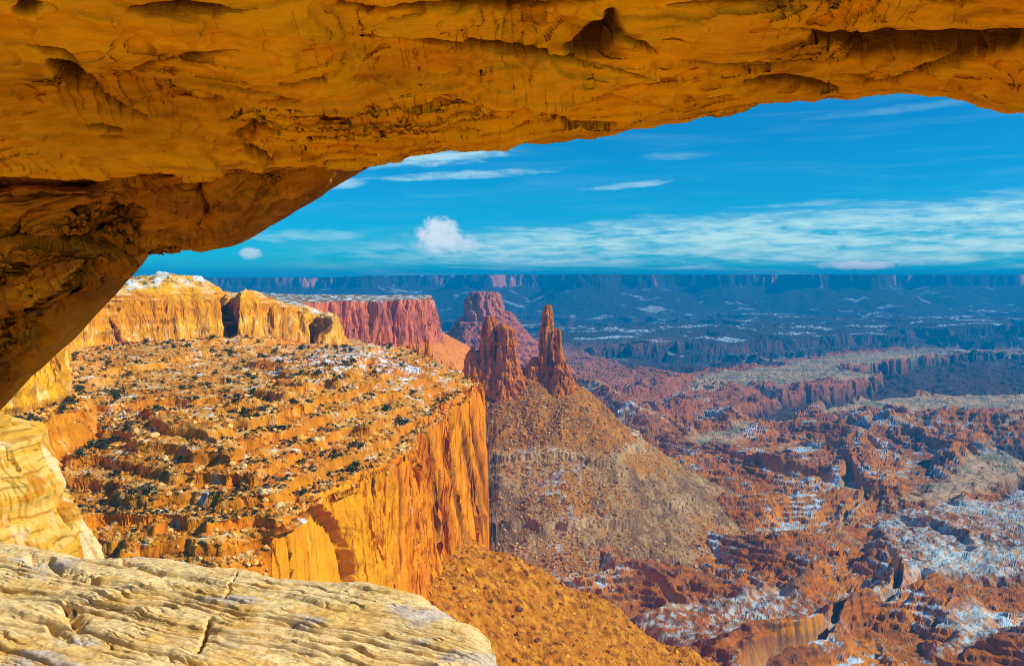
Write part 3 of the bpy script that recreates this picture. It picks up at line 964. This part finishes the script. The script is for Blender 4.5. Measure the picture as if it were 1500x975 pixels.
def build_arch():
    root = bpy.data.objects.new('rock_arch', None)
    root.location = (-3.0, 5.2, -2.4)
    C.objects.link(root)
    tag(root, 'orange sandstone arch spanning overhead, its cracked underside framing the canyon view', 'rock arch')
    mat = rock_material('arch_sandstone', 16.0, 2.0, 0.8, 0.03, (0.5, 1.2, 1.4), 0.34)
    # ---- span
    NU = 1300
    u = np.linspace(-420, 1850, NU)
    pe = span_edge(u) + 2.2 * n2(u / 26, u * 0 + 2, 501) + 1.0 * n2(u / 8, u * 0 + 5, 502)
    Ye = 4.5 + 0.10 * n2(u / 260, u * 0, 500)
    sx, sz = sight(u, pe)
    sx = sight(u, np.full_like(u, 300.0))[0]
    prof = np.array([(0.0, 0.0), (-0.12, 0.012), (-0.5, 0.07), (-1.0, 0.20), (-1.45, 0.44), (-1.8, 0.85), (-2.0, 1.3), (-1.85, 1.75), (-1.2, 2.0), (-0.4, 1.7),
                     (0.12, 1.1), (0.25, 0.6), (0.18, 0.22), (0.06, 0.03), (0.0, 0.0)])
    seg = np.r_[0, np.cumsum(np.hypot(*np.diff(prof, axis=0).T))]
    tt = np.r_[np.linspace(0, 1.45, 560)[:-1], np.linspace(1.45, seg[-1], 140)]
    # round the profile a little
    py_, pz_ = np.interp(tt, seg, prof[:, 0]), np.interp(tt, seg, prof[:, 1])
    kk = np.ones(15) / 15
    sm = lambda a: np.convolve(np.r_[np.full(7, a[0]), a, np.full(7, a[-1])], kk, 'valid')
    py_, pz_ = sm(py_), sm(pz_)
    thick = np.where(np.arange(len(pz_))[None] > 0, 1, 1) * np.ones(NU)[:, None]
    Y = Ye[:, None] + py_[None]
    Z = (sz * Ye)[:, None] + pz_[None] * thick
    X = np.broadcast_to((sx * Ye)[:, None], Y.shape)
    V = np.stack([X, Y, Z], -1)
    N = grid_normals(V)
    px, pp = to_photo(V)
    body = np.clip(np.abs(tt) / 0.12, 0, 1)[None] * np.clip((seg[-1] - tt) / 0.2, 0, 1)[None]
    x, y, z = X, Y, Z
    wrp = fbm3(x * 0.9, y * 0.9, z * 0.9, 3, 510)
    big = fbm3(x * 0.55, y * 1.3, z * 1.3, 3, 512) * 0.07
    fl = fbm3(x * 0.9 + wrp, y * 3.2 + wrp * 0.8, z * 3.2, 3, 515)
    flake = terr(fl, 0.24, 0.93) * 0.11
    vis = (pp > -60) & (pp < 320) & (tt[None] <= seg[5])
    dsp = (big + flake) * body
    # the smooth brown scoop on the left and the shell-shaped scar
    dsp = dsp - 0.10 * S(1 - np.hypot((px - 170) / 250, (pp - 155) / 85)) * vis - 0.12 * S(1.0 - np.hypot((px - 760) / 130, (pp - 45) / 60)) * vis
    N = N if N[NU // 2, 60, 2] < 0 else -N
    V = V + N * dsp[..., None]
    # second pass on the rough surface: flakes, bedding cracks and grain
    N1 = grid_normals(V)
    N1 = N1 * np.sign((N1 * N).sum(-1, keepdims=True) + 1e-9)
    x, y, z = V[..., 0], V[..., 1], V[..., 2]
    wrp = fbm3(x * 1.1, y * 1.1, z * 1.1, 3, 511)
    fl2 = fbm3(x * 1.5 + wrp, y * 4 + wrp, z * 6 + wrp, 4, 518)
    flake2 = terr(fl2, 0.26, 0.93) * 0.055
    r1 = sstep(rid3(x * 0.8 + wrp * 0.7, y * 2.6 + wrp, z * 6 + wrp, 2, 523), 0.84, 0.97) * sstep(fbm3(x * 0.9, y * 1.2, z * 1.5, 2, 525), 0.1, 0.5)
    r2 = sstep(rid3(x * 1.9 - wrp, y * 6 + wrp * 1.5, z * 13 + wrp, 2, 527), 0.84, 0.97) * sstep(fbm3(x * 1.5, y * 2, z * 3, 2, 528), 0.15, 0.45)
    crack = np.clip(r1 + 0.35 * r2, 0, 1) * body
    grain = fbm3(x * 6, y * 12, z * 16, 4, 520) * 0.009
    rough = sstep(fbm3(x * 0.7, y * 1.0, z * 1.5, 3, 529), -0.15, 0.35)
    px, pp = to_photo(V)
    vis = vis & (pp > -60)
    gr = polyline_groove(px + 3 * n2(x * 9, y * 30, 541), pp + 1.5 * n2(x * 14, y * 30, 542), SPAN_CRACKS, 1.6) * vis
    V = V - N * gr[..., None]
    flake2 = flake2 * (1 - np.clip(gr * 12, 0, 1))
    dsp = flake2 * body * (0.2 + 0.4 * rough) + grain * (0.35 + 0.65 * rough) - 0.03 * crack
    V = V + N1 * dsp[..., None]
    tone = fbm3(x * 0.8, y * 2, z * 2, 4, 530); t2 = fbm3(x * 3, y * 9, z * 9, 3, 534)
    c = lerp(col(0.74, 0.385, 0.075), col(0.66, 0.31, 0.05), sstep(tone, -0.3, 0.4))
    c = lerp(c, col(0.74, 0.42, 0.10), sstep(t2 + 0.5 * tone, 0.3, 0.7) * 0.6)
    c = lerp(c, col(0.30, 0.11, 0.025), sstep(-t2 - 0.4 * tone, 0.3, 0.7) * 0.5)
    c = lerp(c, col(0.12, 0.05, 0.02), crack * 0.6)  # shade of the fine cracks painted into the colour
    var = S(1.25 - np.hypot((px - 150) / 260, (pp - 150) / 90)) * vis
    c = lerp(c, col(0.40, 0.19, 0.05), np.clip(var * (0.7 + 0.6 * t2), 0, 1) * 0.75)
    c = lerp(c, col(0.24, 0.09, 0.03), np.clip(S(1.1 - np.hypot((px - 868) / 40, (pp - 55) / 40)) * vis, 0, 1) * 0.5)
    c = lerp(c, col(0.10, 0.04, 0.015), np.clip(gr * 26, 0, 1) * 0.92)  # blackness of the deep cracks painted on, bounce light leaves them bright
    fcs = grid_faces(NU, V.shape[1])
    mesh_from('span', V, fcs, np.clip(c, 0.01, .9), mat, True, root, (0.0, 4.0, 0.6))

    # ---- the darker abutment under the left end of the span
    NU, NV = 760, 430
    u = np.linspace(-520, 506, NU)
    pb = np.interp(u, [-520, -400, -150, 0, 30, 60, 100, 130, 150, 160, 185, 200, 240, 290, 330, 350, 380, 430, 460, 490, 500, 512],
                   [1350, 1120, 750, 577, 553, 522, 475, 437, 408, 393, 371, 361, 365, 369, 362, 351, 332, 300, 277, 257, 249, 243])
    pb = pb + 2.5 * n2(u / 22, u * 0, 540) + 1.2 * n2(u / 7, u * 0, 541)
    pt = 236.0
    vv = np.linspace(0, 1, NV)
    # visible face: runs from under the span down and away
    Yb = 5.4 + 0.0 * u
    pyv = pt + (pb[:, None] - pt) * vv[None]
    Yv = 4.52 + (Yb[:, None] - 4.52) * (vv[None] ** 1.15) - 0.25 * np.sin(np.pi * vv)[None] * sstep(pb - 240, 20, 200)[:, None]
    sxx, szz = sight(np.broadcast_to(u[:, None], pyv.shape), pyv)
    V = np.stack([sxx * Yv, Yv, szz * Yv], -1)
    # back of it
    nb = 60
    b = np.linspace(0, 1, nb + 1)[1:]
    zb, zt = V[:, -1, 2], V[:, 0, 2]
    xb = V[:, -1, 0]
    Yk = Yb[:, None] + 0.9 * np.sin(np.pi * 0.5 * b)[None] - 1.4 * (b[None] ** 3) * 1.0
    Zk = zb[:, None] + (zt[:, None] + 0.25 - zb[:, None]) * b[None] ** 1.5
    Xk = xb[:, None] + (V[:, 0, 0] - xb)[:, None] * b[None]
    back = np.stack([Xk, Yk, Zk], -1)
    W = np.concatenate([V, back], 1)
    N = grid_normals(W)
    if N[NU // 2, NV // 2, 1] > 0: N = -N
    px, pp = to_photo(W)
    x, y, z = W[..., 0], W[..., 1], W[..., 2]
    isv = np.zeros(W.shape[:2]); isv[:, :NV] = np.clip(vv / 0.03, 0, 1) * np.clip((1 - vv) / 0.12, 0.12, 1)
    isv *= np.clip((508 - u) / 70, 0.05, 1)[:, None]
    wrp = fbm3(x * 1.2, y * 1.2, z * 1.2, 3, 550)
    dsp = fbm3(x * 1.1, y * 1.1, z * 1.8, 3, 552) * 0.10
    lay = n3(x * 0.5 + 3, y * 0.5, (z + 0.05 * x + 0.1 * wrp) * 9, 555)
    dsp = dsp + terr(lay, 0.35, 0.8) * 0.05
    dsp = dsp + terr(fbm3(x * 2.2 + wrp, y * 2.2, z * 3.5 + wrp, 3, 558), 0.25, 0.82) * 0.10
    dsp = dsp * isv
    # bedding ledges traced from the photo
    for pts, w, dep in [([(-100, 262), (0, 262), (100, 262), (210, 258)], 9, 0.30), ([(-100, 250), (60, 250), (200, 252), (330, 247)], 4, 0.10),
                        ([(-100, 290), (50, 286), (150, 285), (250, 276), (300, 268)], 2.5, 0.05),
                        ([(290, 282), (300, 296), (304, 315)], 7, 0.16), ([(-100, 352), (30, 346), (100, 352), (190, 359)], 3, 0.06),
                        ([(55, 470), (66, 490), (60, 505)], 8, 0.12), ([(0, 548), (20, 535), (45, 525)], 5, 0.12)]:
        d, pos = dline(px, pp, pts)
        dsp = dsp - dep * np.exp(-(d / w) ** 2) * isv
    dsp = dsp + 0.10 * sstep(pp - np.interp(px, [-200, 0, 100, 200, 260], [340, 344, 352, 359, 362]), -2, 4) * (px < 205) * isv * sstep(205 - px, 0, 40)
    W = W + N * dsp[..., None]
    N1 = grid_normals(W); N1 = N1 * np.sign((N1 * N).sum(-1, keepdims=True) + 1e-9)
    x, y, z = W[..., 0], W[..., 1], W[..., 2]
    q = fbm3(x * 2.2 + wrp, y * 2.2, z * 4.5 + wrp, 4, 559)
    cr = sstep(rid3(x * 1.3 + wrp, y * 1.3, z * 4 + wrp, 2, 561), 0.84, 0.97) * sstep(fbm3(x, y, z * 1.5, 2, 562), -0.15, 0.2)
    W = W + N1 * (isv * (terr(q, 0.28, 0.92) * 0.05 + fbm3(x * 8, y * 8, z * 14, 4, 560) * 0.008 - 0.04 * cr))[..., None]
    tone = fbm3(x * 1.4, y * 1.4, z * 3, 4, 565)
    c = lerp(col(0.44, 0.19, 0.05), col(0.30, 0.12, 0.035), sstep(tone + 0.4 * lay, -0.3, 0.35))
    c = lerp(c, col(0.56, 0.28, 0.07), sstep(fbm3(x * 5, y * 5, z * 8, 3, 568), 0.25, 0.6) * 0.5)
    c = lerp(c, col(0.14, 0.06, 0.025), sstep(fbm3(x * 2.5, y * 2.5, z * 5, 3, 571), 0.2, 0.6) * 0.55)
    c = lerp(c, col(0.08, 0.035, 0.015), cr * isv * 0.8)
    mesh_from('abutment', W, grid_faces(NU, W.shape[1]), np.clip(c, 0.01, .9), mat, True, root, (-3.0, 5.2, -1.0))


build_arch()

# ------------------------------------------------------------------ pale ledge in the foreground
def build_ledge():
    edge_px = [(-300, 770, 8.8), (0, 785, 8.55), (70, 798, 8.3), (140, 811, 8.15), (215, 808, 8.2), (330, 824, 8.0), (450, 842, 7.75), (540, 845, 7.7),
               (600, 856, 7.5), (640, 880, 7.25), (690, 904, 6.95), (714, 928, 6.75), (721, 950, 6.5), (720, 985, 6.2), (712, 1060, 5.6), (690, 1180, 4.9)]
    pts = [P(*e) for e in edge_px]
    ex = [(p[0], p[1]) for p in pts]
    poly = ex + [(-0.6, 3.6), (-7.5, 3.6), (-7.5, 9.3)]
    NX, NY = 1250, 1150
    xs = np.linspace(-5.6, 0.35, NX); ys = np.linspace(4.6, 9.3, NY)
    X, Y = np.meshgrid(xs, ys, indexing='ij')
    d = sdf(X, Y, poly) + 0.035 * fbm2(X * 2.2, Y * 2.2, 3, 600)
    # height of the rim, from the traced edge, spread inward
    wsum = 0; zsum = 0
    for i in range(len(pts)):
        w = 1.0 / (((X - pts[i][0]) ** 2 + (Y - pts[i][1]) ** 2) + 0.05) ** 2
        wsum = wsum + w; zsum = zsum + w * pts[i][2]
    Z = zsum / wsum
    wv = fbm2(X * 0.5, Y * 0.7, 3, 605)
    w2 = fbm2(X * 1.7, Y * 2.4, 3, 608)
    # beds dip to the right and towards the eye: treads and risers
    t = (Y - 6) + 0.36 * (X + 4) + 0.17 * wv + 0.03 * w2
    def saw(t, per, seed, wn):
        k = np.floor(t / per); f = t / per - k
        amp = 0.6 + 0.5 * n2(k * 1.7 + X * 0.5, k * 0.9 + X * 0.2, seed)
        rise = sstep(f, 0.0, 0.18)
        prof = rise - f                           # riser facing the eye, tread falling back gently
        notch = np.exp(-((f - 0.02) / wn) ** 2) * sstep(n2(X * 0.8 + k * 3, k * 2.3, seed + 3), -0.1, 0.2)
        return prof * amp, notch * amp
    inn = sstep(d, 0.03, 0.5)
    p1, q1 = saw(t, 0.40, 610, 0.05); p2, q2 = saw(t + 0.05 * w2, 0.14, 620, 0.09); p3, q3 = saw(t + 0.03 * w2, 0.062, 630, 0.16)
    calm = sstep(fbm2(X * 0.6, Y * 1.1, 2, 640), -0.25, 0.35)              # some treads are smooth and wide
    Z = Z + inn * (0.065 * p1 + (0.042 * p2 + 0.018 * p3) * (0.25 + 0.75 * calm))
    Z = Z - inn * (0.17 * q1 + 0.10 * q2 * (0.2 + 0.8 * calm) + 0.03 * q3)
    lam = sstep(rid2(X * 0.45 + 0.3 * w2, t * 8 + 0.25 * w2, 2, 660), 0.88, 0.98) * sstep(fbm2(X * 0.9, t * 2.5, 3, 662), -0.1, 0.25)
    Z = Z - inn * 0.055 * lam
    Z = Z + 0.010 * fbm2(X * 9, Y * 16, 4, 645) + 0.05 * inn * wv
    pxl, pyl = to_photo(np.stack([X, Y, Z], -1))
    for pts_, w, dep in [([(345, 838), (330, 872)], 2, 0.03), ([(310, 905), (300, 930), (292, 950)], 3, 0.09), ([(98, 890), (112, 905), (120, 915)], 8, 0.10),
                         ([(45, 818), (75, 822), (95, 836), (140, 848)], 5, 0.12), ([(180, 822), (240, 840)], 3, 0.05), 
                         ([(75, 920), (100, 933)], 5, 0.07)]:
        dd, _ = dline(pxl + 5 * fbm2(X * 6, Y * 9, 3, 670), pyl, pts_)
        Z = Z - dep * np.exp(-(dd / w) ** 2)
    Z = Z - 0.05 * (1 - sstep(d, 0.0, 0.22)) ** 2
    drop = np.maximum(-d, 0)
    Z = np.where(d < 0, Z - drop * 4.0 - 0.25 * sstep(drop, 0, .05), Z)
    # undercut lips
    V = np.stack([X, Y, Z], -1)
    V[..., 1] -= inn * 0.05 * p1
    c = lerp(col(0.80, 0.63, 0.36), col(0.74, 0.53, 0.24), sstep(w2 + 0.5 * wv, -0.3, 0.5))
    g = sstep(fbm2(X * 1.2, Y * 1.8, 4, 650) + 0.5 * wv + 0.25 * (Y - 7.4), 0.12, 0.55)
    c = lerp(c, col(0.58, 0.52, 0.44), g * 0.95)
    c = lerp(c, col(0.36, 0.17, 0.04), np.clip(q1 + q2 * 0.8 + 0.4 * q3 + lam, 0, 1) * 0.85)  # crevice shading painted brown along notches and thin bedding lines
    c = lerp(c, col(0.58, 0.34, 0.10), sstep(fbm2(X * 4, t * 22, 3, 655), 0.25, 0.6) * 0.5)
    keep = d > -1.2
    fc = grid_faces(NX, NY)
    fc = fc[keep.ravel()[fc].all(1)]
    used, inv = np.unique(fc, return_inverse=True)
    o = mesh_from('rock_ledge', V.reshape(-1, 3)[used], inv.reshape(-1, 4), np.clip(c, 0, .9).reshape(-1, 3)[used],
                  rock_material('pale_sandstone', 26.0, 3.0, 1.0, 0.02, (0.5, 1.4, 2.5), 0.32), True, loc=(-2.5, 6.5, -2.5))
    tag(o, 'pale cream layered sandstone ledge in the foreground under the arch', 'rock ledge')


build_ledge()


def build_ground():
    """slickrock the eye stands on, behind and below the picture"""
    NX, NY = 260, 260
    xs = np.linspace(-40, 30, NX); ys = np.linspace(-45, 4.1, NY)
    X, Y = np.meshgrid(xs, ys, indexing='ij')
    Z = -1.75 - 0.9 * sstep(Y, 0.5, 4.0) + 0.10 * fbm2(X * 0.4, Y * 0.6, 4, 660) + 0.02 * terr(fbm2(X * 0.7, Y * 1.5, 3, 663), 0.3) 
    Z = Z - 10 * sstep(X, 12, 30) - 8 * sstep(-X, 20, 40)
    V = np.stack([X, Y, Z], -1)
    c = lerp(col(0.76, 0.54, 0.24), col(0.70, 0.44, 0.15), sstep(fbm2(X * 0.5, Y * 0.7, 4, 666), -0.3, 0.4))
    o = mesh_from('ground', V, grid_faces(NX, NY), c, rock_material('slickrock', 6.0, 0.7, 0.5, 0.03), True)
    tag(o, kind='structure')


build_ground()

# ------------------------------------------------------------------ yellow outcrop at the left, beyond the ledge
def build_outcrop():
    prof = [(603, -330, -10), (607, -330, 8), (614, -330, 30), (622, -330, 48), (632, -335, 60), (650, -335, 64), (668, -340, 72), (684, -340, 86), (700, -340, 89), (733, -345, 91), (737, -345, 98),
            (750, -345, 106), (770, -350, 114), (790, -350, 122), (810, -355, 128), (850, -360, 138), (930, -370, 150)]
    prof = [(a + 12, b - 26, c - 30) for a, b, c in prof]
    V, Fc = tower_mesh([(prof, 0.85, 0)], 15.5, (0.42, 0.12), 700, 640, 520, strat=1.0)
    x, y, z = V.T
    cr = n3(x * 0.8, y * 0.8, z * 9, 710)
    c = lerp(col(0.62, 0.44, 0.17), col(0.56, 0.34, 0.10), sstep(cr, -0.3, 0.3))
    c = lerp(c, col(0.30, 0.15, 0.05), sstep(n3(x * 0.6, y * 0.6, z * 16 + fbm3(x, y, z, 2, 711), 712), 0.3, 0.55) * 0.75)
    jn = sstep(rid3(x * 0.7, y * 0.7, z * 1.6, 2, 713), 0.88, 0.97)
    c = lerp(c, col(0.20, 0.09, 0.03), jn * 0.8)
    c = lerp(c, col(0.70, 0.60, 0.40), sstep(fbm3(x, y, z, 3, 715), 0.05, 0.4) * 0.7)
    c = lerp(c, col(0.42, 0.17, 0.05), sstep(fbm3(x * 1.7, y * 1.7, z * 2, 3, 718), 0.35, 0.55) * 0.7)
    o = mesh_from('rock_outcrop', V, Fc, np.clip(c, 0, .9), rock_material('yellow_sandstone', 5.0, 0.8, 0.6, 0.04, (0.8, 0.8, 3.0), 0.18), False,
                  loc=(float(x.mean()), 15.5, float(z.min())))
    tag(o, 'pale yellow layered rock outcrop at the left edge, behind the ledge', 'rock outcrop')


build_outcrop()

# ------------------------------------------------------------------ junipers, boulders, scree
def leaf_material():
    m = bpy.data.materials.new('juniper_foliage')
    m.use_nodes = True
    t = NT(m.node_tree); t.n.clear()
    geo = t.node('ShaderNodeNewGeometry')
    n = t.noise(geo.outputs['Position'], 0.7, 3)
    c = t.mix(n, (0.018, 0.035, 0.016, 1), (0.075, 0.10, 0.05, 1))
    b = t.node('ShaderNodeBsdfPrincipled')
    t.l.new(c, b.inputs['Base Color']); b.inputs['Roughness'].default_value = 0.9
    b.inputs['Specular IOR Level'].default_value = 0.1
    out = t.node('ShaderNodeOutputMaterial')
    t.l.new(b.outputs[0], out.inputs['Surface'])
    return m


LEAF = leaf_material()
WOOD = bpy.data.materials.new('juniper_wood')
WOOD.use_nodes = True
WOOD.node_tree.nodes['Principled BSDF'].inputs['Base Color'].default_value = (0.14, 0.09, 0.06, 1)
WOOD.node_tree.nodes['Principled BSDF'].inputs['Roughness'].default_value = 0.9


def shrub_meshes(seed):
    r = np.random.default_rng(seed)
    cl = r.normal(size=(9, 3)) * (0.30, 0.30, 0.18) + (0, 0, 0.45)
    V, Fq = [], []
    for i in range(150):
        c = cl[r.integers(9)] + r.normal(size=3) * 0.13
        if c[2] < 0.05: c[2] = 0.05 + abs(c[2])
        a, b = r.normal(size=(2, 3)); a /= np.linalg.norm(a); b -= a * a.dot(b); b /= np.linalg.norm(b)
        s = 0.08 + 0.07 * r.random()
        k = len(V)
        V += [c + a * s, c + b * s * 0.7, c - a * s, c - b * s * 0.7]
        Fq.append((k, k + 1, k + 2, k + 3))
    crown = (np.array(V), np.array(Fq))
    TV_, TF = [], []
    for br in range(3):
        tip = np.array([r.normal() * 0.22, r.normal() * 0.22, 0.55])
        for h in range(3):
            f = h / 2
            p = tip * f * np.array([f, f, 1.0]); rad = 0.06 * (1 - 0.7 * f)
            for q in range(5):
                an = q * 2 * math.pi / 5
                TV_.append(p + np.array([math.cos(an) * rad, math.sin(an) * rad, -0.05 if h == 0 else 0]))
        o0 = br * 15
        for h in range(2):
            for q in range(5):
                TF.append((o0 + h * 5 + q, o0 + h * 5 + (q + 1) % 5, o0 + h * 5 + 5 + (q + 1) % 5, o0 + h * 5 + 5 + q))
    return crown, (np.array(TV_), np.array(TF))


def build_plants():
    protos = []
    for s in range(4):
        (cv, cf), (tv, tf) = shrub_meshes(800 + s)
        root = bpy.data.objects.new('juniper', None)
        C.objects.link(root)
        mesh_from('crown', cv, cf, None, LEAF, False, root)
        mesh_from('trunk', tv, tf, None, WOOD, False, root)
        protos.append(root)
    bench = TVIS & (TUP > 0.8) & (TCOMP == 1) & (TO['pd'] > 4) & (TV[..., 1] < 1100)
    px, py = to_photo(TV)
    bench &= (px > 60) & (px < 700) & (py < 740)
    dn = fbm2(TV[..., 0] / 45, TV[..., 1] / 45, 3, 850)
    wt = np.where(bench, np.clip(0.30 + dn, 0.02, 1), 0).ravel()
    pick = rng.choice(len(wt), 296, replace=False, p=wt / wt.sum())
    P3 = TV.reshape(-1, 3)[pick]
    used = set()
    for i, p in enumerate(P3):
        src = protos[i % 4]
        if i < 4:
            r = src; kids = list(src.children)
        else:
            r = src.copy(); C.objects.link(r)
            for ch in src.children:
                c = ch.copy(); C.objects.link(c); c.parent = r
        s = (1.8 + 3.2 * rng.random() ** 2) * (0.8 + 0.4 * p[1] / 800)
        r.location = (float(p[0]), float(p[1]), float(p[2]) - 0.1)
        r.rotation_euler = (0, 0, float(rng.random() * 6.28))
        r.scale = (s * (0.9 + 0.4 * rng.random()), s, s * (0.75 + 0.3 * rng.random()))
        tag(r, 'small dark green juniper growing among rocks on the orange bench', 'juniper', 'junipers scattered over the sandstone bench')
    return P3


build_plants()


def build_brush():
    """low grey-green sage between the junipers, too many to count"""
    m = bpy.data.materials.new('sage_leaves')
    m.use_nodes = True
    b = m.node_tree.nodes['Principled BSDF']
    b.inputs['Base Color'].default_value = (0.045, 0.055, 0.035, 1); b.inputs['Roughness'].default_value = 0.95
    ok = TVIS & (TUP > 0.75) & (TCOMP == 1) & (TO['pd'] > 2) & (TV[..., 1] < 1250)
    dn = fbm2(TV[..., 0] / 30, TV[..., 1] / 30, 3, 860)
    wt = np.where(ok, np.clip(0.25 + dn, 0.01, 1), 0).ravel()
    pick = rng.choice(len(wt), 4200, replace=False, p=wt / wt.sum())
    base = []
    for q in range(14):
        a, c = rng.normal(size=(2, 3)); a /= np.linalg.norm(a); c -= a * a.dot(c); c /= np.linalg.norm(c)
        p = rng.normal(size=3) * (0.35, 0.35, 0.2) + (0, 0, 0.35)
        base += [p + a * .3, p + c * .25, p - a * .3, p - c * .25]
    base = np.array(base); k = len(base)
    V = []
    for i in pick:
        s_ = 0.5 + 1.3 * rng.random() ** 2
        V.append(rotz(base, rng.random() * 6.28) * s_ + TV.reshape(-1, 3)[i])
    n = len(V)
    F_ = np.arange(n * k).reshape(-1, 4)
    o = mesh_from('sage_brush', np.concatenate(V), F_, None, m, False)
    tag(o, kind='stuff')


def rock_template(seed):
    bm = bmesh.new()
    bmesh.ops.create_icosphere(bm, subdivisions=2, radius=1.0)
    v = np.array([q.co[:] for q in bm.verts]); f = np.array([[w.index for w in q.verts] for q in bm.faces])
    bm.free()
    r = np.random.default_rng(seed)
    for _ in range(9):                              # chip flat facets off a ball
        n = r.normal(size=3); n /= np.linalg.norm(n)
        h = 0.55 + 0.25 * r.random()
        dd = v @ n
        v = v - np.maximum(dd - h, 0)[:, None] * n
    return v * (1.0, 0.8, 0.7), f


ROCKS = [rock_template(900 + i) for i in range(6)]
BOULDER_MAT = rock_material('boulder_stone', 0.8, 0.2, 0.5, 0.3)


def rotz(v, a):
    c, s = math.cos(a), math.sin(a)
    return np.stack([v[:, 0] * c - v[:, 1] * s, v[:, 0] * s + v[:, 1] * c, v[:, 2]], 1)


def build_rocks():
    px, py = to_photo(TV)
    ok = TVIS & (TUP > 0.6) & (TCOMP == 1) & (TO['pd'] > 2) & (px > 80) & (px < 690) & (TV[..., 1] < 950)
    idx = np.flatnonzero(ok.ravel())
    pick = rng.choice(idx, 130, replace=False)
    meshes = []
    pal = [col(0.62, 0.34, 0.10), col(0.66, 0.48, 0.24), col(0.52, 0.22, 0.06)]
    for i, k in enumerate(pick):
        p = TV.reshape(-1, 3)[k]
        if i < 12:
            v, f = ROCKS[i % 6]
            c = np.broadcast_to(pal[i % 3], (len(v), 3))
            o = mesh_from('boulder', v, f, c, BOULDER_MAT, False)
            meshes.append(o)
        else:
            o = meshes[i % 12].copy(); C.objects.link(o)
        s = 0.9 + 2.6 * rng.random() ** 3
        o.location = (float(p[0]), float(p[1]), float(p[2]) + 0.15 * s)
        o.rotation_euler = (0, 0, float(rng.random() * 6.28)); o.scale = (s * 1.2, s, s)
        tag(o, 'angular sandstone boulder lying on the orange bench', 'boulder', 'boulders strewn over the sandstone bench')
    # rubble too fine to count on the slopes
    for comps, n, lo, hi, nm, pals, dmax in (((6,), 6500, 0.5, 2.0, 'scree', [col(0.62, 0.36, 0.10), col(0.40, 0.17, 0.04), col(0.16, 0.07, 0.03)], 1200),
                                             ((2,), 5200, 1.1, 3.2, 'scree', [col(0.46, 0.26, 0.10), col(0.32, 0.13, 0.05), col(0.50, 0.38, 0.22)], 3000),
                                             ((1,), 9000, 0.35, 1.6, 'scree', [col(0.66, 0.44, 0.18), col(0.5, 0.22, 0.06), col(0.34, 0.15, 0.05)], 1000)):
        ok = TVIS & np.isin(TCOMP, comps) & (TUP > 0.45) & (TV[..., 1] < dmax) & (px > 60) & (px < 1150)
        idx = np.flatnonzero(ok.ravel())
        if len(idx) < 10: continue
        pick = rng.choice(idx, min(n, len(idx)), replace=False)
        VV, FF, CC = [], [], []; off = 0
        v0s = [rock_template(950 + i) for i in range(3)]
        for k in pick:
            v, f = ROCKS_LOW[rng.integers(len(ROCKS_LOW))]
            s = lo + (hi - lo) * rng.random() ** 3
            p = TV.reshape(-1, 3)[k]
            VV.append(rotz(v, rng.random() * 6.28) * s * (1.2, 1, 0.9) + p + (0, 0, 0.1 * s)); FF.append(f + off); off += len(v)
            CC.append(np.broadcast_to(pals[rng.integers(3)] * (0.8 + 0.4 * rng.random()), (len(v), 3)))
        o = mesh_from(nm, np.concatenate(VV), np.concatenate(FF), np.concatenate(CC), BOULDER_MAT, False)
        tag(o, kind='stuff')


def low_rock(seed):
    bm = bmesh.new()
    bmesh.ops.create_icosphere(bm, subdivisions=1, radius=1.0)
    v = np.array([q.co[:] for q in bm.verts]); f = np.array([[w.index for w in q.verts] for q in bm.faces]); bm.free()
    r = np.random.default_rng(seed)
    return v * (1 + 0.3 * r.normal(size=(len(v), 1))) * (1, 0.8, 0.75), f


ROCKS_LOW = [low_rock(960 + i) for i in range(8)]
build_rocks()
build_brush()

# ------------------------------------------------------------------ the hazy air
def build_haze():
    bm = bmesh.new()
    bmesh.ops.create_cube(bm, size=1.0)
    x0, x1, y0, y1, z0, z1 = -15500, 15500, -400, 20800, -760, 110
    for v in bm.verts:
        v.co = ((x0 + x1) / 2 + v.co.x * (x1 - x0), (y0 + y1) / 2 + v.co.y * (y1 - y0), (z0 + z1) / 2 + v.co.z * (z1 - z0))
    me = bpy.data.meshes.new('haze'); bm.to_mesh(me); bm.free()
    m = bpy.data.materials.new('hazy_air')
    m.use_nodes = True
    t = NT(m.node_tree); t.n.clear()
    v = t.node('ShaderNodeVolumePrincipled')
    v.inputs['Color'].default_value = HAZE_COLOR
    v.inputs['Density'].default_value = HAZE_DENSITY
    v.inputs['Anisotropy'].default_value = 0.0
    out = t.node('ShaderNodeOutputMaterial')
    t.l.new(v.outputs[0], out.inputs['Volume'])
    me.materials.append(m)
    o = bpy.data.objects.new('haze', me)
    C.objects.link(o)
    tag(o, kind='stuff')


build_haze()
